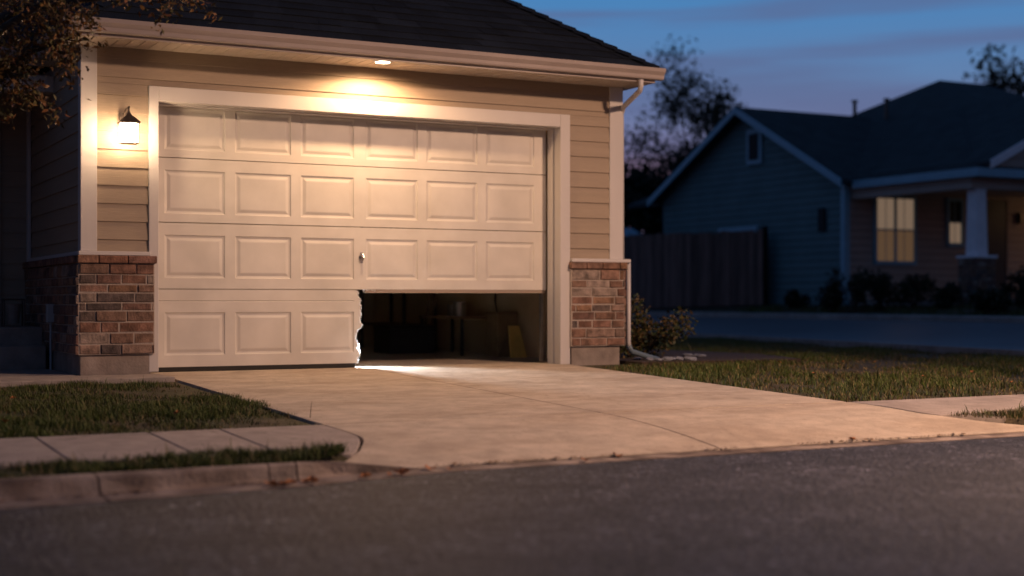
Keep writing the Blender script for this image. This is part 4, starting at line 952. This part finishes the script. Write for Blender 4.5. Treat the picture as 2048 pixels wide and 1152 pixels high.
def window(x0, x1, z0, z1, y, glow, cols=2, t=.07):
    m = MB(); m.box(x0-t, x0, y-.05, y, z0-t, z1+t); m.box(x1, x1+t, y-.05, y, z0-t, z1+t); m.box(x0, x1, y-.05, y, z1, z1+t); m.box(x0-t*.8, x1+t*.8, y-.08, y, z0-t*1.3, z0)
    for i in range(1, cols): xm = x0+(x1-x0)*i/cols; m.box(xm-.035, xm+.035, y-.04, y, z0, z1)
    zm = (z0+z1)/2; m.box(x0, x1, y-.03, y, zm-.02, zm+.02)
    for i in range(cols):
        for f_ in (.5,): xm = x0+(x1-x0)*(i+f_)/cols; m.box(xm-.008, xm+.008, y-.02, y, z0, z1)
    f = np_(m.build('window', M['ntrim']))
    u = MB(); u.box(x0, x1, y-.012, y-.004, zm, z1); a_ = u.build('pane', glow[0]); u = MB(); u.box(x0, x1, y-.012, y-.004, z0, zm); b = u.build('pane', glow[1])
    for o in (a_, b): o.parent = f
window(19.50, 20.62, 1.50, 2.93, 12.98, (M['glow'], M['glow2']))
window(21.72, 22.10, 1.95, 2.93, 12.98, (M['dglass'], M['glow']), 1)
m = MB(); m.box(22.8, 23.55, 12.92, 12.98, .63, 2.98); np_(m.build('front_door', M['entry'])); m = MB(); m.box(22.72, 22.8, 12.90, 12.98, .63, 3.0); m.box(23.55, 23.63, 12.90, 12.98, .63, 3.0); np_(m.build('door_trim', M['nfront']))
m = MB(); m.box(23.93, 24.03, 12.84, 12.975, 2.45, 2.72); np_(m.build('porch_lantern', M['bronze'], bevel=.02))
pl = MB(); pl.lathe([(.16, EZ-.30), (.19, EZ-.24), (.19, EZ-.212)], 16, 25.6, 11.4); plo = np_(pl.build('porch_ceiling_light', mat('porch_globe', (.9, .8, .6), .4, emit=(1, .62, .3), es=6)))
L = bpy.data.lights.new('porch_light_bulb', 'POINT'); L.energy = 8; L.color = (1, .58, .28); L.shadow_soft_size = .15
lo = bpy.data.objects.new('porch_light_bulb', L); COL.objects.link(lo); lo.parent = plo; lo.location = (25.6, 11.4, EZ-.5)
# gable louvre and small window, both on the wall facing the side road
m = MB(); m.box(18.53, 18.598, 15.94, 16.54, 3.92, 4.80); v = np_(m.build('gable_vent', M['ntrim'], bevel=.02)); m = MB(); m.box(18.515, 18.529, 16.06, 16.42, 4.04, 4.68)
for i in range(7): m.box(18.50, 18.514, 16.07, 16.41, 4.06+i*.085, 4.10+i*.085)
o = m.build('louvre', M['dglass']); o.parent = v
m = MB(); m.box(18.53, 18.598, 13.62, 13.86, 2.18, 2.72); np_(m.build('meter_box', M['dglass'], bevel=.02))
m = MB(); m.box(18.52, 18.598, 16.1, 17.7, 2.30, 2.42); m.box(18.54, 18.598, 16.2, 17.6, 1.1, 2.295); np_(m.build('side_window', M['ntrim']))
# shed behind the fence
sdh = empty('garden_shed', (18.2, 23.6, .4)); tag(sdh, 'small blue roofed shed behind the fence next to the garage corner', 'shed')
MB().box(-1.0, 1.2, -1, 1, 0, 1.9).build('wall', M['nside'], sdh); m = MB(); m.hexa([(-1.2, -1.2, 1.9), (1.4, -1.2, 1.9), (1.4, 1.2, 1.9), (-1.2, 1.2, 1.9)], [(-1.2, -.2, 2.3), (1.4, -.2, 2.3), (1.4, .2, 2.3), (-1.2, .2, 2.3)]); m.build('roof', M['ntrim'], sdh)
# more things in the dark of the garage
def tool(x, y, lean, label, head):
    o = empty('garden_tool', (x, y, .003)); tag(o, label, 'garden tool')
    MB().tube([(0, 0, .02), (lean, 0, 1.35)], .014, 8).build('shaft', M['wood'], o)
    m = MB()
    if head == 'shovel': m.hexa([(-.02, -.08, .0), (0, -.08, .0), (0, .08, .0), (-.02, .08, .0)], [(.02, -.10, .28), (.035, -.10, .28), (.035, .10, .28), (.02, .10, .28)])
    else:
        m.box(-.015, .015, -.19, .19, .05, .075)
        for k in range(9): m.box(-.01, .01, -.18+k*.043, -.172+k*.043, .0, .05)
    m.build('head', M['steel'], o)
tool(4.10, 3.62, .2, 'wooden handled shovel leaning on the right garage wall', 'shovel'); tool(4.12, 3.85, .2, 'wooden handled rake leaning on the right garage wall', 'rake')
for x, y, z, r, lb in ((4.0, 2.55, .436, .075, 'paint can standing on the low metal table in the garage'), (4.1, 2.95, .436, .06, 'smaller paint can farther back on the low metal table')):
    o = empty('paint_can', (x, y, z)); tag(o, lb, 'paint can'); m = MB(); m.lathe([(r, 0), (r, r*2.1), (r*.9, r*2.12)], 16); m.build('can', M['steel'], o); m = MB(); m.tube([(-r, 0, r*1.9), (-r*.6, 0, r*2.7), (r*.6, 0, r*2.7), (r, 0, r*1.9)], .003, 5); m.build('handle', M['steel'], o)
# grit, dirt and leaf crumbs caught in the joint between drive and gutter and along the kerb
rg = np.random.default_rng(9); N = 1100
X = rg.uniform(-3.5, 4.8, N); on = X > .1
Y = np.where(on, -5.272+rg.normal(0, .008, N)*(1+2*(np.sin(X*5)+np.sin(X*13) > .9)), 0)
for i in range(N):
    if not on[i]: Y[i] = -(Dedge(X[i])-.17)+rg.normal(0, .012)-.01
Z = np.where(on, -.2235, -.2300)
k_ = (np.sin(X*2.7)+np.sin(X*7.1+1) > -.3); X, Y, Z = X[k_], Y[k_], Z[k_]; N = len(X)
sz = rg.uniform(.003, .009, N)*np.where(rg.random(N) < .06, 2, 1); an = rg.uniform(0, 6.28, N)
V = np.stack([np.stack([X+sz*np.cos(an+q), Y+sz*.7*np.sin(an+q), Z+rg.uniform(0, .006, N)], 1) for q in (0, 1.7, 3.3, 4.8)]+[np.stack([X, Y, Z+sz*.7], 1)], 1).reshape(-1, 3)
F_ = (np.arange(N)[:, None]*5+np.array([[0, 1, 4, 1, 2, 4, 2, 3, 4, 3, 0, 4]])).ravel()
pc = np.array([(.05, .035, .025), (.10, .06, .03), (.03, .025, .02), (.16, .08, .03)])[rg.integers(0, 4, N)]
tag(quick('gutter_debris', V, F_, 3, M['leaf'], np.repeat(pc, 5, 0)), 'dark grit and leaf crumbs caught along the driveway joint and gutter', 'debris', kind='stuff')
# small stray details of the lawn: a thin dead stalk
m = MB(); x, y = onground(620, 838, -.11); m.tube([(x, y, gz(x, y)-.02), (x+.005, y, gz(x, y)+.05), (x+.012, y, gz(x, y)+.10)], [.003, .002, .001], 5); tag(m.build('dry_stalk', M['bark']), 'single dry stalk standing at the tip of the left lawn', 'plant')
